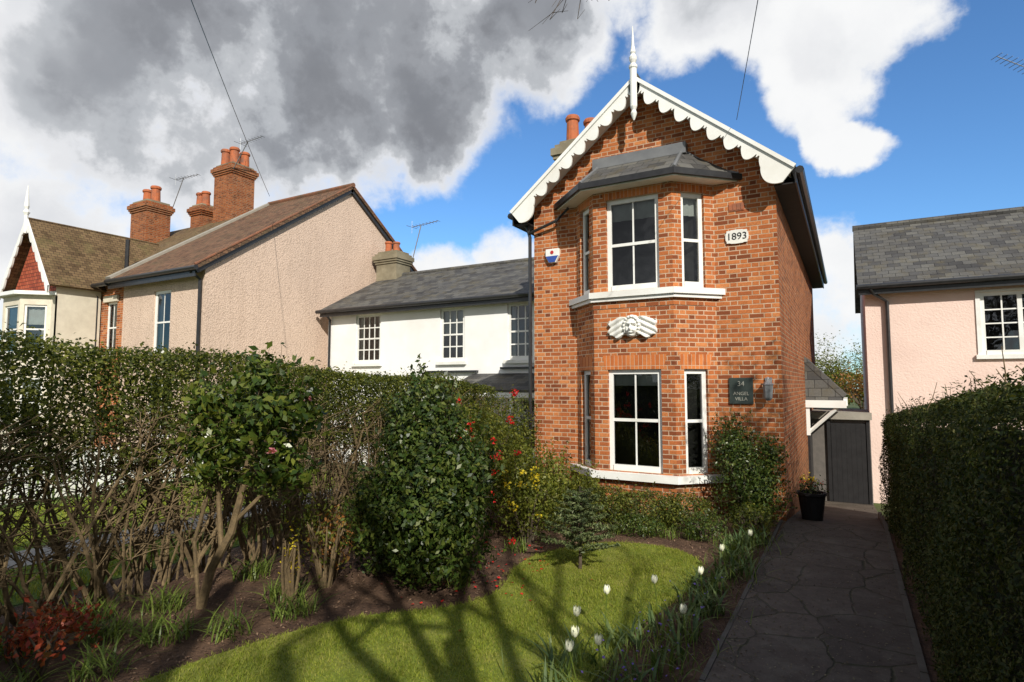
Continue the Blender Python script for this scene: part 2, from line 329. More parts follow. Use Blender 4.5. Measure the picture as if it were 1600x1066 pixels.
def sash(fr,s0,s1,z0,z1,parent,cols=2,rows=1,inset=.07,fw=.06,bar=.022,room=.5,curtain=None,casement=False):
    mb=MB(); L=fr
    f0,f1=-inset-.06,-inset
    mb.box(s0,s0+fw,f0,f1,z0,z1,L); mb.box(s1-fw,s1,f0,f1,z0,z1,L)
    mb.box(s0+fw,s1-fw,f0,f1,z1-fw,z1,L); mb.box(s0+fw,s1-fw,f0,f1+.02,z0,z0+fw*1.3,L)
    zm=(z0+z1)/2
    if not casement: mb.box(s0+fw,s1-fw,f0+.005,f1-.008,zm-.025,zm+.025,L)
    else:
        sm=(s0+s1)/2; mb.box(sm-.045,sm+.045,f0+.003,f1-.003,z0+fw*1.3,z1-fw,L)
    w=(s1-s0-2*fw)
    n=cols
    for k in range(1,n):
        if casement and k==n/2: continue
        x=s0+fw+w*k/n; mb.box(x-bar/2,x+bar/2,f0+.015,f1-.02,z0+fw,z1-fw,L)
    tot=rows*2
    for k in range(1,tot):
        if (not casement) and k==rows: continue
        z=z0+fw+(z1-z0-2*fw)*k/tot; mb.box(s0+fw,s1-fw,f0+.018,f1-.023,z-bar/2,z+bar/2,L)
    mb.build('window_frame',M['white'],parent)
    gm=MB(); gn=f0+.03; gm.add([L(s0+fw*.5,gn,z0+.03),L(s1-fw*.5,gn,z0+.03),L(s1-fw*.5,gn,z1-.03),L(s0+fw*.5,gn,z1-.03)],[(0,1,2,3)])
    gm.build('window_glass',M['glass'],parent,recalc=False)
    if room:
        rm2=MB(); a,b_=s0-.001,s1+.001; n0,n1=f0-room,f0-.002
        P=[L(a,n0,z0),L(b_,n0,z0),L(b_,n0,z1),L(a,n0,z1),L(a,n1,z0),L(b_,n1,z0),L(b_,n1,z1),L(a,n1,z1)]
        rm2.add(P,[(0,1,2,3),(0,4,7,3),(1,5,6,2),(0,1,5,4),(3,2,6,7)]); rm2.build('unlit_room_backing',M['room'],parent,recalc=False)  # dark box behind the glass, room shade put into its colour
    if curtain:
        cm=MB()
        for (a,b_,c,d) in curtain:
            k=14; pts=[]
            A=s0+(s1-s0)*a; Bb=s0+(s1-s0)*b_; C=z0+(z1-z0)*c; Dd=z0+(z1-z0)*d
            for i in range(k+1):
                x=A+(Bb-A)*i/k; n_=f0-.06+.015*math.sin(i*1.9)
                pts+=[L(x,n_,C),L(x,n_,Dd)]
            cm.add(pts,[(2*i,2*i+2,2*i+3,2*i+1) for i in range(k)])
        cm.build('curtain',M['curtain'],parent,smooth=True,recalc=False)
def text(body,loc,size,parent,mat,rot=(R(90),0,0),ext=.003,name='lettering',xs=1):
    c=bpy.data.curves.new(name,'FONT'); c.body=body; c.size=size; c.extrude=ext; c.align_x='CENTER'; c.align_y='CENTER'
    c.materials.append(mat); o=link(bpy.data.objects.new(name,c),parent); o.location=loc; o.rotation_euler=rot; o.scale=(xs,1,1); return o
def pot(mb,c,h=.6,r=.14): mb.lathe(c,[(r*1.05,0),(r*1.1,.05),(r*.95,.1),(r*.85,h*.8),(r*1.05,h*.84),(r*1.08,h*.93),(r*.9,h),(r*.7,h),(r*.7,h-.15)],14)
def stack(parent,x0,x1,y0,y1,z0,z1,mat,pots,ph=.6,pr=.14,cap=True):
    mb=MB(); mb.box(x0,x1,y0,y1,z0,z1-.45)
    mb.box(x0-.04,x1+.04,y0-.04,y1+.04,z1-.447,z1-.37);mb.box(x0-.08,x1+.08,y0-.08,y1+.08,z1-.367,z1-.29); mb.box(x0-.12,x1+.12,y0-.12,y1+.12,z1-.287,z1-.13); mb.box(x0-.05,x1+.05,y0-.05,y1+.05,z1-.127,z1-.04)
    mb.build('chimney_stack',mat,parent)
    mb=MB(); mb.box(x0+.03,x1-.03,y0+.03,y1-.03,z1-.037,z1+.05); mb.build('flaunching',M['stone'],parent)
    pm=MB()
    for (x,y) in pots: pot(pm,(x,y,z1),ph*random.uniform(.9,1.1),pr)
    pm.build('chimney_pots',M['terra'],parent,smooth=False)
# ------------------------------------------------------------------ MAIN HOUSE
H=empty('brick_house')
XL,XR,YF,YB=-5.24,-.9,10.06,21.0; XC=(XL+XR)/2
ZE=5.42; ZR=7.47; XE0,XE1=-5.56,-.58; sl=(ZR-ZE)/(XC-XE0)
zc=ZE+(XL-XE0)*sl-.11
mb=MB(); mb.add([(XL,YF,-.3),(XR,YF,-.3),(XR,YF,zc),(XC,YF,ZR-.12),(XL,YF,zc)],[(0,1,2,3,4)])
mb.build('front_wall',M['brick'],H,recalc=False)
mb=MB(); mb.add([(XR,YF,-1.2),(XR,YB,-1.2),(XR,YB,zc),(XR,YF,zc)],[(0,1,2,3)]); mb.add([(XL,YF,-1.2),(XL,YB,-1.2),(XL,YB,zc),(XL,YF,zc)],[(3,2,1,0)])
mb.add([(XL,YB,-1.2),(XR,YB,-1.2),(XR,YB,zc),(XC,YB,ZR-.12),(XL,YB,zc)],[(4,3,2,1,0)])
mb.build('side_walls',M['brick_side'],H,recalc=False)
mb=MB(); YO=9.74
mb.slab([(XC,YO,ZR),(XC,YB+.3,ZR),(XE1,YB+.3,ZE),(XE1,YO,ZE)],.09); mb.slab([(XC,YO,ZR),(XE0,YO,ZE),(XE0,YB+.3,ZE),(XC,YB+.3,ZR)],.09)
mb.build('roof',M['slate'],H)
mb=MB(); mb.tube([(XC,YO-.02,ZR+.01),(XC,YB+.3,ZR+.01)],.07,8); mb.build('ridge_tiles',M['slate'],H)
for sgn,nm in ((-1,'bargeboard'),(1,'bargeboard')):
    xe=XE0 if sgn<0 else XE1
    A=Vector((XC,0,ZR-.01)); E=Vector((xe,0,ZE-.01)); d=(E-A); Ls=d.length; d.normalize(); nn=Vector((-d.z*sgn,0,d.x*sgn)); 
    if nn.z>0: nn=-nn
    mb=MB(); n=300; per=Ls/9.6; pts=[]
    for i in range(n+1):
        t=i/n*Ls; ph=(t/per)%1.0
        k=(math.sin(math.pi*min(1,ph/.8))**.6 if ph<.8 else 0)*(.5+.6*ph)
        k+=.2 if .84<=ph<.93 else 0
        dep=.135+.19*k
        if t>Ls-.42: 
            q=(t-(Ls-.42))/.42; dep=.145+.26*math.sin(math.pi*min(1,.08+q*.8))**.55
        a=A+d*t; bpt=a+nn*dep
        if t<.3: bpt=Vector((bpt.x,0,bpt.z))
        pts.append((a,bpt))
    y0,y1=YO-.045,YO-.008
    for i in range(n):
        a,b_=pts[i]; c,e=pts[i+1]
        vs=[(p.x,y,p.z) for y in (y0,y1) for p in (a,c,e,b_)]
        mb.add(vs,[(0,1,2,3),(7,6,5,4),(3,2,6,7),(0,4,5,1)])
    mb.add([(pts[n][0].x,y0,pts[n][0].z),(pts[n][0].x,y1,pts[n][0].z),(pts[n][1].x,y1,pts[n][1].z),(pts[n][1].x,y0,pts[n][1].z)],[(0,1,2,3)])
    mb.build(nm,M['white'],H)
    mb=MB()
    q=[A+nn*-.015,A+d*Ls+nn*-.015,A+d*Ls+nn*.045,A+nn*.045]
    mb.prism([(p.x,YO-.075,p.z) for p in q],(0,.028,0)); mb.build('barge_moulding',M['white'],H)
    mb=MB(); q=[A+nn*.095,A+d*(Ls-.02)+nn*.095,A+d*(Ls-.02)+nn*.115,A+nn*.115]
    mb.prism([(p.x,YO-.005,p.z) for p in q],(0,YF-YO,0)); mb.build('soffit',M['white'],H)
    mb=MB(); x=xe+sgn*.05
    mb.tube([(x,YO+.02,ZE-.06),(x,YB+.3,ZE-.06)],.06,8); mb.box(min(xe,xe-sgn*.02),max(xe,xe-sgn*.02),YO+.02,YB+.28,ZE-.26,ZE-.09); mb.build('gutter',M['black'],H)
    mb=MB(); mb.box(min(xe,XL if sgn<0 else XR)+.0,max(xe,XL if sgn<0 else XR),YO+.06,YB+.2,ZE-.25,ZE-.23); mb.build('shaded_eaves_soffit',M['shed'],H)  # dark colour stands in for the shadow under the eaves
mb=MB(); mb.lathe((XC,YO-.09,0),[(.012,6.66),(.035,6.72),(.055,6.78),(.035,6.84),(.06,6.9),(.06,7.58),(.075,7.6),(.075,7.64),(.04,7.68),(.065,7.74),(.07,7.79),(.035,7.85),(.05,7.88),(.04,7.93),(.028,8.0),(.006,8.36)],12)
mb.build('finial',M['white'],H,smooth=False)
mb=MB(); mb.tube([(-5.5,9.95,5.3),(-5.35,9.98,5.15),(-5.3,10.0,4.95),(-5.3,10.0,0)],.035,8); mb.tube([(-5.3,9.97,5.02),(-4.7,9.93,5.18),(-4.45,9.95,5.4)],.03,8); mb.build('downpipe',M['black'],H)
stack(H,-5.35,-4.55,11.4,12.2,5,7.35,M['stone'],[(-5.1,11.65),(-4.8,11.95)],.68,.15)
BA=[(-4.35,10.06),(-3.79,9.505),(-2.415,9.505),(-1.86,10.06)]
zl0,zl1,zu0,zu1=.66,2.34,3.68,5.27
F1,F2,F3=Frame(BA[0],BA[1]),Frame(BA[1],BA[2]),Frame(BA[2],BA[3])
wall('bay_wall',F1,-.2,5.5,[(.19,.62,zl0,zl1),(.19,.62,zu0,zu1)],M['brick'],H)
wall('bay_wall',F2,-.2,5.5,[(.24,1.155,zl0,zl1),(.24,1.155,zu0,zu1)],M['brick'],H)
wall('bay_wall',F3,-.2,5.5,[(.17,.60,zl0,zl1),(.17,.60,zu0,zu1)],M['brick'],H)
for F,(a,b_) in ((F1,(.19,.62)),(F2,(.24,1.155)),(F3,(.17,.60))):
    for z0,z1,up in ((zl0,zl1,0),(zu0,zu1,1)):
        sash(F,a,b_,z0,z1,H,cols=2 if F is F2 else 1,rows=1,inset=.06,room=0,fw=.075,bar=.026,curtain=[(.05,.95,.84,1.0)] if up==0 and F is F2 else ([(.0,1,.78,1)] if up else None))
    mb=MB()
    for z1,h in ((zl1,.24),(zu1,.21)):
        mb.prism([F(a-.04,.004,z1+.002),F(b_+.04,.004,z1+.002),F(b_+.09,.004,z1+h),F(a-.09,.004,z1+h)],-F.Nn*.002)
    mb.build('brick_arch',M['vouss'],H)
mb=MB(); mb.box(-4.25,-1.95,10.035,10.05,.3,5.45); mb.box(-3.8,-2.45,9.66,10.03,3.05,3.4); mb.build('unlit_room_backing',M['room'],H)  # dark panels added behind the bay glass, standing in for an unlit room
def offs(off,pts=BA):
    out=[]; P=[Vector(p) for p in pts]; k=len(P)
    Ns=[]
    for i in range(k-1):
        d=(P[i+1]-P[i]).normalized(); Ns.append(Vector((d.y,-d.x)))
    for i in range(k):
        if i==0: d=(P[1]-P[0]).normalized(); q=P[0]+Ns[0]*off; q=q-d*((q.y-P[0].y)/d.y) if abs(d.y)>.1 else q
        elif i==k-1: d=(P[-1]-P[-2]).normalized(); q=P[-1]+Ns[-1]*off; q=q-d*((q.y-P[-1].y)/d.y) if abs(d.y)>.1 else q
        else:
            n=(Ns[i-1]+Ns[i]).normalized(); q=P[i]+n*off/n.dot(Ns[i])
        out.append((q.x,q.y))
    return out
def band(name,off,inn,z0,z1,mat,parent,pts=BA):
    a=offs(off,pts); b_=offs(inn,pts); mb=MB()
    for i in range(len(a)-1):
        q=[a[i],a[i+1],b_[i+1],b_[i]]
        mb.prism([(p[0],p[1],z0) for p in q],(0,0,z1-z0))
    return mb.build(name,mat,parent)
band('upper_sill',.11,-.09,3.56,3.66,M['white'],H); band('upper_sill_drip',.07,.001,3.50,3.557,M['white'],H)
band('lower_sill',.11,-.09,.53,.645,M['white'],H); band('plinth',.03,.001,-.1,.2,M['brick'],H)
band('string_course',.012,.001,3.38,3.45,M['brick'],H)
band('bay_soffit',.27,-.1,5.42,5.45,M['white'],H); band('bay_gutter',.33,.24,5.44,5.54,M['black'],H)
e=offs(.29); mb=MB(); zt=6.12; za=5.53
E0=(-3.85,10.05,zt); E1=(-2.36,10.05,zt)
mb.slab([(*e[0],za),(*e[1],za),E0],.03); mb.slab([(*e[1],za),(*e[2],za),E1,E0],.03); mb.slab([(*e[2],za),(*e[3],za),E1],.03)
mb.build('bay_roof',M['slate'],H)
mb=MB(); mb.tube([(*e[1],za+.02),E0],.035,6); mb.tube([(*e[2],za+.02),E1],.035,6); mb.box(-3.95,-2.26,9.9,10.055,zt-.1,zt+.09)
mb.tube([(*e[3],za+.02),(-1.75,10.04,za+.12),E1],.03,6); mb.tube([(*e[0],za+.02),E0],.03,6)
mb.build('lead_flashing',M['lead'],H)
# carved winged cherub head (height-field relief): square-ended wings either side of a face
W_,H_=.90,.50; nx,nz=150,84; V=[]; F=[]
gs=lambda x,z,cx,cz,rx,rz: math.exp(-(((x-cx)/rx)**2+((z-cz)/rz)**2))
for j in range(nz+1):
    for i in range(nx+1):
        x=(i/nx-.5)*W_; z=(j/nz-.5)*H_; h=0; ax=abs(x)
        if .07<ax<.41:
            tt=(ax-.07)/.34
            top=.15+.03*math.sin(tt*5); bot=-.17+.03*math.sin(tt*9)
            if bot<z<top and ax<.40-.02*math.cos(z*40):
                fe=abs(math.sin((z+ax*.55)*30))**.6
                h=.03+.045*fe+.025*math.exp(-((ax-.2)/.08)**2)
        for k in range(13):
            an=math.pi*(-.22+1.44*k/12); q=gs(x,z,.125*math.cos(an),.01+.165*math.sin(an),.034,.034)
            if q>.3: h=max(h,.06+.07*q)
        rr=((x/.112)**2+((z+.015)/.17)**2)
        if rr<1: 
            f_=.065+.08*math.sqrt(1-rr)
            f_+=.06*gs(x,z,0,-.03,.019,.045)+.03*gs(x,z,.06,-.07,.03,.03)+.03*gs(x,z,-.06,-.07,.03,.03)+.028*gs(x,z,0,-.155,.032,.02)+.026*gs(x,z,0,-.105,.038,.01)+.03*gs(x,z,.045,.055,.034,.013)+.03*gs(x,z,-.045,.055,.034,.013)
            f_-=.075*gs(x,z,.046,.012,.028,.021)+.075*gs(x,z,-.046,.012,.028,.021)+.04*gs(x,z,0,-.127,.034,.009)
            f_+=.02*gs(x,z,.045,.008,.013,.009)+.02*gs(x,z,-.045,.008,.013,.009)
            h=max(f_,.02)
        V.append((-3.1+x,9.505-h+.004 if h>.006 else 9.52,3.05+z*.95))
for j in range(nz):
    for i in range(nx): a=j*(nx+1)+i; F.append((a,a+1,a+nx+2,a+nx+1))
mb=MB(); mb.v=V; mb.f=F; mb.build('cherub_carving',M['plaster'],H,smooth=True,recalc=False)
mb=MB(); cx,cz_=-1.50,4.50; pts=[]
for k in range(48):
    t=2*math.pi*k/48; ex=.17*(abs(math.cos(t))**.35)*(1 if math.cos(t)>0 else -1); ez=.11*(abs(math.sin(t))**.35)*(1 if math.sin(t)>0 else -1)
    s_=1+.05*math.cos(8*t); pts.append((cx+ex*s_,YF-.002,cz_+ez*s_))
mb.prism(pts,(0,-.03,0)); mb.build('date_plaque',M['plaster'],H)
text('1893',(cx,YF-.036,cz_),.16,H,M['black'],name='date_lettering')
mb=MB(); mb.box(-1.62,-1.38,YF-.01,YF-.001,4.93,5.06); 
for k in range(4): mb.box(-1.61+.06*k,-1.565+.06*k,YF-.016,YF-.0095,4.945,5.045)
mb.build('air_brick',M['terra'],H)
mb=MB(); mb.box(-1.68,-1.32,YF-.035,YF-.001,1.78,2.20); mb.build('name_sign',M['sign'],H,bevel=.006)
text('34',(-1.50,YF-.04,2.10),.11,H,M['dim_letter'],name='sign_lettering'); text('ANGEL',(-1.50,YF-.04,1.945),.075,H,M['dim_letter'],name='sign_lettering'); text('VILLA',(-1.50,YF-.04,1.86),.075,H,M['dim_letter'],name='sign_lettering')
mb=MB(); mb.box(-1.14,-1.04,YF-.03,YF-.001,1.95,2.2); mb.tube([(-1.09,YF-.02,2.12),(-1.09,YF-.12,2.2),(-1.09,YF-.14,2.14)],.012,6); mb.lathe((-1.09,YF-.14,1.84),[(.03,0),(.055,.03),(.06,.04),(.075,.24),(.09,.25),(.03,.31),(.01,.34)],6); mb.build('wall_lantern',M['metal'],H)
mb=MB(); ax,az=-4.82,4.55
mb.prism([(ax-.14,YF-.002,az+.12),(ax+.14,YF-.002,az+.12),(ax+.14,YF-.002,az-.02),(ax+.07,YF-.002,az-.15),(ax-.07,YF-.002,az-.15),(ax-.14,YF-.002,az-.02)],(0,-.07,0)); mb.build('alarm_box',M['white'],H,bevel=.01)
mb=MB(); mb.prism([(ax-.13,YF-.074,az-.02),(ax+.13,YF-.074,az-.02),(ax+.06,YF-.074,az-.14),(ax-.06,YF-.074,az-.14)],(0,-.006,0)); mb.build('alarm_box_band',M['blue'],H)
mb=MB(); mb.prism([(ax+.035*math.cos(t),YF-.074,az+.05+.035*math.sin(t)) for t in [k*math.pi/8 for k in range(16)]],(0,-.006,0)); mb.build('alarm_box_mark',M['red'],H)
mb=MB(); mb.slab([(XR,15.6,2.75),(XR,17.4,2.75),(-.05,17.4,1.85),(-.05,15.6,1.85)],.1); mb.build('porch_roof',M['slate'],H)
mb=MB(); mb.box(XR+.0,-.06,15.52,15.6,1.55,1.72); mb.box(-.12,-.04,15.6,17.4,1.6,1.76); mb.tube([(XR+.03,15.6,.95),(-.25,15.6,1.55)],.04,4); mb.box(XR+.003,XR+.08,15.56,15.64,.9,1.55); mb.build('porch_frame',M['white'],H)
mb=MB(); mb.add([(XR,15.61,2.66),(XR,15.61,1.72),(-.08,15.61,1.72)],[(0,1,2)]); mb.build('porch_cheek',M['slate'],H,recalc=False)
mb=MB(); mb.box(XR,XR+.05,15.9,16.9,-.72,1.3); mb.build('side_door',M['black'],H)
# ------------------------------------------------------------------ WHITE COTTAGE
C=empty('white_cottage'); CY=14.5
FC=Frame((-15.6,CY),(-5.0,CY))
def cx(x): return x+15.6
wins=[(-14.3,-13.2),(-10.8,-9.9),(-8.42,-7.55)]
ops=[(cx(a),cx(b_),2.78,4.40) for a,b_ in wins]+[(cx(-13.9),cx(-12.6),.1,1.6),(cx(-8.0),cx(-6.6),.2,1.7),(cx(-11),cx(-10.1),-.6,1.5)]
wall('front_wall',FC,-1,4.62,ops,M['whitewall'],C)
for i,(a,b_) in enumerate(wins): sash(FC,cx(a),cx(b_),2.78,4.40,C,cols=[4,3,3][i],rows=2,inset=.04,fw=.085,bar=.036,curtain=[(0,1,.5,1)] if i==1 else [(0,.22,0,1),(.78,1,0,1)])
sash(FC,cx(-13.9),cx(-12.6),.1,1.6,C,cols=4,rows=2,inset=.05); sash(FC,cx(-8.0),cx(-6.6),.2,1.7,C,cols=3,rows=2,inset=.05); sash(FC,cx(-11),cx(-10.1),-.6,1.5,C,cols=1,rows=1,inset=.05)
mb=MB()
for a,b_ in wins: mb.box(a-.08,b_+.08,CY-.1,CY-.002,2.68,2.775)
mb.build('window_sills',M['white'],C)
mb=MB(); mb.box(-11.2,-9.4,CY-.12,CY-.002,2.44,2.5); mb.box(-8.6,-6.9,CY-.12,CY-.002,2.52,2.58); mb.build('black_sills',M['black'],C)
mb=MB(); mb.add([(-15.6,CY,-1),(-15.6,20.4,-1),(-15.6,20.4,4.6),(-15.6,17.4,6.1),(-15.6,CY,4.6)],[(0,1,2,3,4)]); mb.build('gable_wall',M['whitewall'],C,recalc=False)
mb=MB(); mb.slab([(-15.75,14.2,4.62),(-5.0,14.2,4.62),(-5.0,17.4,6.27),(-15.75,17.4,6.27)],.08); mb.slab([(-15.75,17.4,6.27),(-5.0,17.4,6.27),(-5.0,20.6,4.62),(-15.75,20.6,4.62)],.08); mb.build('roof',M['slate'],C)
mb=MB(); mb.tube([(-15.75,17.4,6.29),(-5,17.4,6.29)],.08,8); mb.build('ridge_tiles',M['slate'],C)
mb=MB(); mb.tube([(-15.8,14.14,4.56),(-5.3,14.14,4.56)],.065,8); mb.box(-15.7,-5.3,14.2,14.23,4.38,4.53); mb.tube([(-15.45,14.2,4.5),(-15.45,14.42,4.3),(-15.45,14.42,-.8)],.04,8); mb.build('gutter',M['black'],C)
mb=MB(); mb.slab([(-9.6,13.2,1.95),(-5.5,13.2,1.95),(-5.5,14.49,2.4),(-9.6,14.49,2.4)],.07); mb.build('porch_roof',M['slate'],C)
mb=MB(); mb.box(-9.6,-5.5,13.22,13.27,1.75,1.875)
for x in (-9.5,-7.6,-5.7): mb.box(x-.05,x+.05,13.28,13.38,-.6,1.8)
mb.build('porch_posts',M['white'],C)
stack(C,-15.75,-14.75,17.0,17.8,5.6,7.15,M['stone'],[(-15.5,17.4),(-15.1,17.4)],.5,.14)
# ------------------------------------------------------------------ PEBBLEDASH SEMI + WING
P_=empty('pebbledash_house')
PX,PY=-16.0,10.2
FP=Frame((-20.3,PY),(PX,PY)); px=lambda x:x+20.3
wp=[(-18.55,-17.65)]
wall('front_wall',FP,-.5,5.5,[(px(a),px(b_),3.0,4.95) for a,b_ in wp]+[(px(-18.7),px(-17.4),.5,2.3)],M['pebble'],P_)
for a,b_ in wp: sash(FP,px(a),px(b_),3.0,4.95,P_,cols=2,rows=1,inset=.05,fw=.09,curtain=[(0,.3,0,1),(.7,1,0,1)])
sash(FP,px(-18.7),px(-17.4),.5,2.3,P_,cols=2,rows=1,inset=.05)
mb=MB(); mb.add([(PX,PY,-.8),(PX,21.4,-.8),(PX,21.4,5.55),(PX,15.8,9.4),(PX,PY,5.55)],[(0,1,2,3,4)]); mb.build('gable_wall',M['pebble'],P_,recalc=False)
mb=MB(); mb.slab([(-15.85,9.85,5.45),(-15.85,15.8,9.5),(-20.6,15.8,9.5),(-20.6,9.85,5.45)],.09); mb.slab([(-15.85,21.75,5.45),(-15.85,15.8,9.5),(-20.6,15.8,9.5),(-20.6,21.75,5.45)],.09); mb.build('roof',M['tile'],P_)
mb=MB(); mb.tube([(-15.83,15.8,9.53),(-20.6,15.8,9.53)],.09,8); mb.tube([(-15.87,9.8,5.47),(-15.87,15.8,9.52)],.035,6); mb.tube([(-15.87,21.7,5.47),(-15.87,15.8,9.52)],.035,6); mb.build('ridge_tiles',M['ridge'],P_)
mb=MB(); mb.slab([(-15.9,9.85,5.34),(-15.9,15.8,9.39),(-15.97,15.8,9.39),(-15.97,9.85,5.34)],.12); mb.slab([(-15.9,21.7,5.34),(-15.9,15.8,9.39),(-15.97,15.8,9.39),(-15.97,21.7,5.34)],.12)
mb.tube([(-15.8,9.8,5.38),(-20.6,9.8,5.38)],.07,8); mb.tube([(-16.15,9.85,5.3),(-16.1,10.12,5.1),(-16.1,10.12,0)],.05,8); mb.box(-20.6,-15.95,9.86,9.9,5.15,5.33); mb.build('gutter',M['black'],P_)
mb=MB(); mb.slab([(-20.5,9.85,5.54),(-20.5,15.8,9.59),(-20.8,15.8,9.59),(-20.8,9.85,5.54)],.1); mb.build('party_verge',M['concrete'],P_)
stack(P_,-23.6,-22.4,15.3,16.4,8.5,11.5,M['brick_side'],[(-23.3,15.6),(-22.7,15.6),(-22.7,16.1),(-23.3,16.1)],.8,.2)
B_=empty('gabled_brick_house')
FB=Frame((-27.5,PY+.05),(-20.35,PY+.05)); bx=lambda x:x+27.5
wall('front_wall',FB,-.5,5.5,[(bx(-21.4),bx(-20.75),3.1,4.8)],M['brick'],B_); sash(FB,bx(-21.4),bx(-20.75),3.1,4.8,B_,cols=2,rows=1,inset=.05,curtain=[(0,1,.3,1)])
mb=MB(); mb.box(-21.5,-20.65,PY-.03,PY+.045,4.805,5.0); mb.box(-21.5,-20.65,PY-.05,PY+.045,3.0,3.09); mb.build('stone_lintels',M['cream'],B_)
mb=MB(); mb.slab([(-20.81,9.9,5.4),(-20.81,15.4,9.1),(-27.6,15.4,9.1),(-27.6,9.9,5.4)],.09); mb.slab([(-20.81,21,5.4),(-20.81,15.4,9.1),(-27.6,15.4,9.1),(-27.6,21,5.4)],.09)
mb.build('roof',M['tilebrown'],B_)
mb=MB(); mb.add([(-27.4,PY,-.5),(-27.4,20.9,-.5),(-27.4,20.9,5.4),(-27.4,15.4,9),(-27.4,PY,5.4)],[(0,1,2,3,4)]); mb.build('side_wall',M['brick_side'],B_,recalc=False)
WX0,WX1,WY=-24.6,-21.7,8.9; WC=(WX0+WX1)/2; we=5.3; wr=7.55
mb=MB(); mb.slab([(WX1+.25,WY-.3,we-.1),(WX1+.25,12.8,we-.1),(WC,12.8,wr),(WC,WY-.3,wr)],.08); mb.slab([(WX0-.25,WY-.3,we-.1),(WX0-.25,12.8,we-.1),(WC,12.8,wr),(WC,WY-.3,wr)],.08); mb.build('wing_roof',M['tilebrown'],B_)
mb=MB(); mb.add([(WX0,WY,4.9),(WX1,WY,4.9),(WX1,WY,we),(WC,WY,wr-.15),(WX0,WY,we)],[(0,1,2,3,4)]); mb.build('tile_hung_gable',M['tilered'],B_,recalc=False)
mb=MB(); mb.box(WX1-.01,WX1,WY,PY,-.3,5.2); mb.box(WX0,WX0+.01,WY,PY,-.3,5.2); mb.box(WX0,WX1,WY+.0,WY+.05,-.3,4.895); mb.build('wing_walls',M['cream'],B_)
for sg in (-1,1):
    A=Vector((WC,0,wr)); E=Vector((WC+sg*((WX1-WX0)/2+.3),0,we-.15)); d=(E-A); Ls=d.length; d.normalize(); mb=MB(); n=120; pts=[]
    for i in range(n+1):
        t=i/n*Ls; k=abs(math.sin(math.pi*t/(Ls/7)))**.7; a=A+d*t; pts.append((a,a-Vector((0,0,.2+.14*k))))
    for i in range(n):
        a,b2=pts[i]; c,e2=pts[i+1]; mb.add([(p.x,y,p.z) for y in (WY-.36,WY-.31) for p in (a,c,e2,b2)],[(0,1,2,3),(7,6,5,4),(3,2,6,7),(0,4,5,1)])
    mb.build('bargeboard',M['white'],B_)
mb=MB(); mb.lathe((WC,WY-.35,0),[(.05,7.0),(.06,7.6),(.1,7.7),(.05,7.8),(.08,7.9),(.01,8.6)],8); mb.build('finial',M['white'],B_)
WB=[(WX0+.25,WY),(WX0+.85,WY-.6),(WX1-.85,WY-.6),(WX1-.25,WY)]
for i in range(3):
    F=Frame(WB[i],WB[i+1]); wall('bay_wall',F,-.2,4.9,[(.12,F.len-.12,3.05,4.6),(.12,F.len-.12,.7,2.3)],M['cream'],B_)
    for z0,z1 in ((3.05,4.6),(.7,2.3)): sash(F,.12,F.len-.12,z0,z1,B_,cols=1,rows=1,inset=.04,room=.3,curtain=[(0,1,.6,1)])
band('bay_cornice',.2,-.1,4.905,5.02,M['white'],B_,WB)
stack(B_,-26.4,-25.2,13.4,14.4,7.5,9.8,M['brick_side'],[(-26.1,13.9),(-25.5,13.9)],.75,.2)
stack(B_,-24.9,-24.1,15.1,15.8,8.5,9.9,M['brick_side'],[(-24.7,15.4),(-24.3,15.4)],.7,.18)
mb=MB(); mb.tube([(-21.8,9.85,5.3),(-21.75,10.1,5.0),(-21.75,10.1,0)],.06,8); mb.tube([(-21.5,9.83,5.32),(-20.6,9.83,5.32)],.07,8); mb.tube([(-21.6,10.9,5.9),(-21.6,10.9,7.1)],.07,8); mb.build('downpipe',M['black'],B_)
# ------------------------------------------------------------------ PINK HOUSE
K=empty('pink_house'); KY=17.4
FK=Frame((.43,KY),(10,KY)); kx=lambda x:x-.43
wall('front_wall',FK,-1,4.6,[(kx(2.75),kx(4.2),2.78,4.24),(kx(6.5),kx(8),2.78,4.24)],M['pink'],K,t=.1)
for a,b_ in ((2.75,4.2),(6.5,8)): sash(FK,kx(a),kx(b_),2.78,4.24,K,cols=4,rows=2,inset=.02,fw=.08,bar=.03,casement=True)
mb=MB(); mb.box(2.62,4.33,KY-.08,KY-.002,2.68,2.778); mb.box(2.66,4.29,KY-.03,KY-.002,4.243,4.3); mb.box(2.66,2.747,KY-.03,KY-.002,2.78,4.24); mb.build('window_surround',M['white'],K)
mb=MB(); mb.add([(.43,KY,-1),(.43,23,-1),(.43,23,4.6),(.43,20.2,6.6),(.43,KY,4.6)],[(0,1,2,3,4)]); mb.build('gable_wall',M['pink'],K,recalc=False)
mb=MB(); mb.slab([(.28,17.1,4.58),(10.2,17.1,4.58),(10.2,20.2,6.72),(.28,20.2,6.72)],.09); mb.slab([(.28,23.3,4.58),(10.2,23.3,4.58),(10.2,20.2,6.72),(.28,20.2,6.72)],.09); mb.build('roof',M['slate'],K)
mb=MB(); mb.tube([(.26,20.2,6.75),(10.2,20.2,6.75)],.09,8); mb.build('ridge_tiles',M['slate'],K)
mb=MB(); mb.tube([(.25,17.04,4.52),(10.2,17.04,4.52)],.065,8); mb.box(.3,10.1,17.11,17.14,4.33,4.48); mb.tube([(.55,17.04,4.48),(.62,17.15,4.35),(.9,17.32,4.15),(.9,17.32,-.8)],.045,8); mb.build('gutter',M['black'],K)
stack(K,5.0,5.9,19.8,20.6,6.3,8.0,M['brick_side'],[(5.2,20.2),(5.65,20.2)],.6,.16)
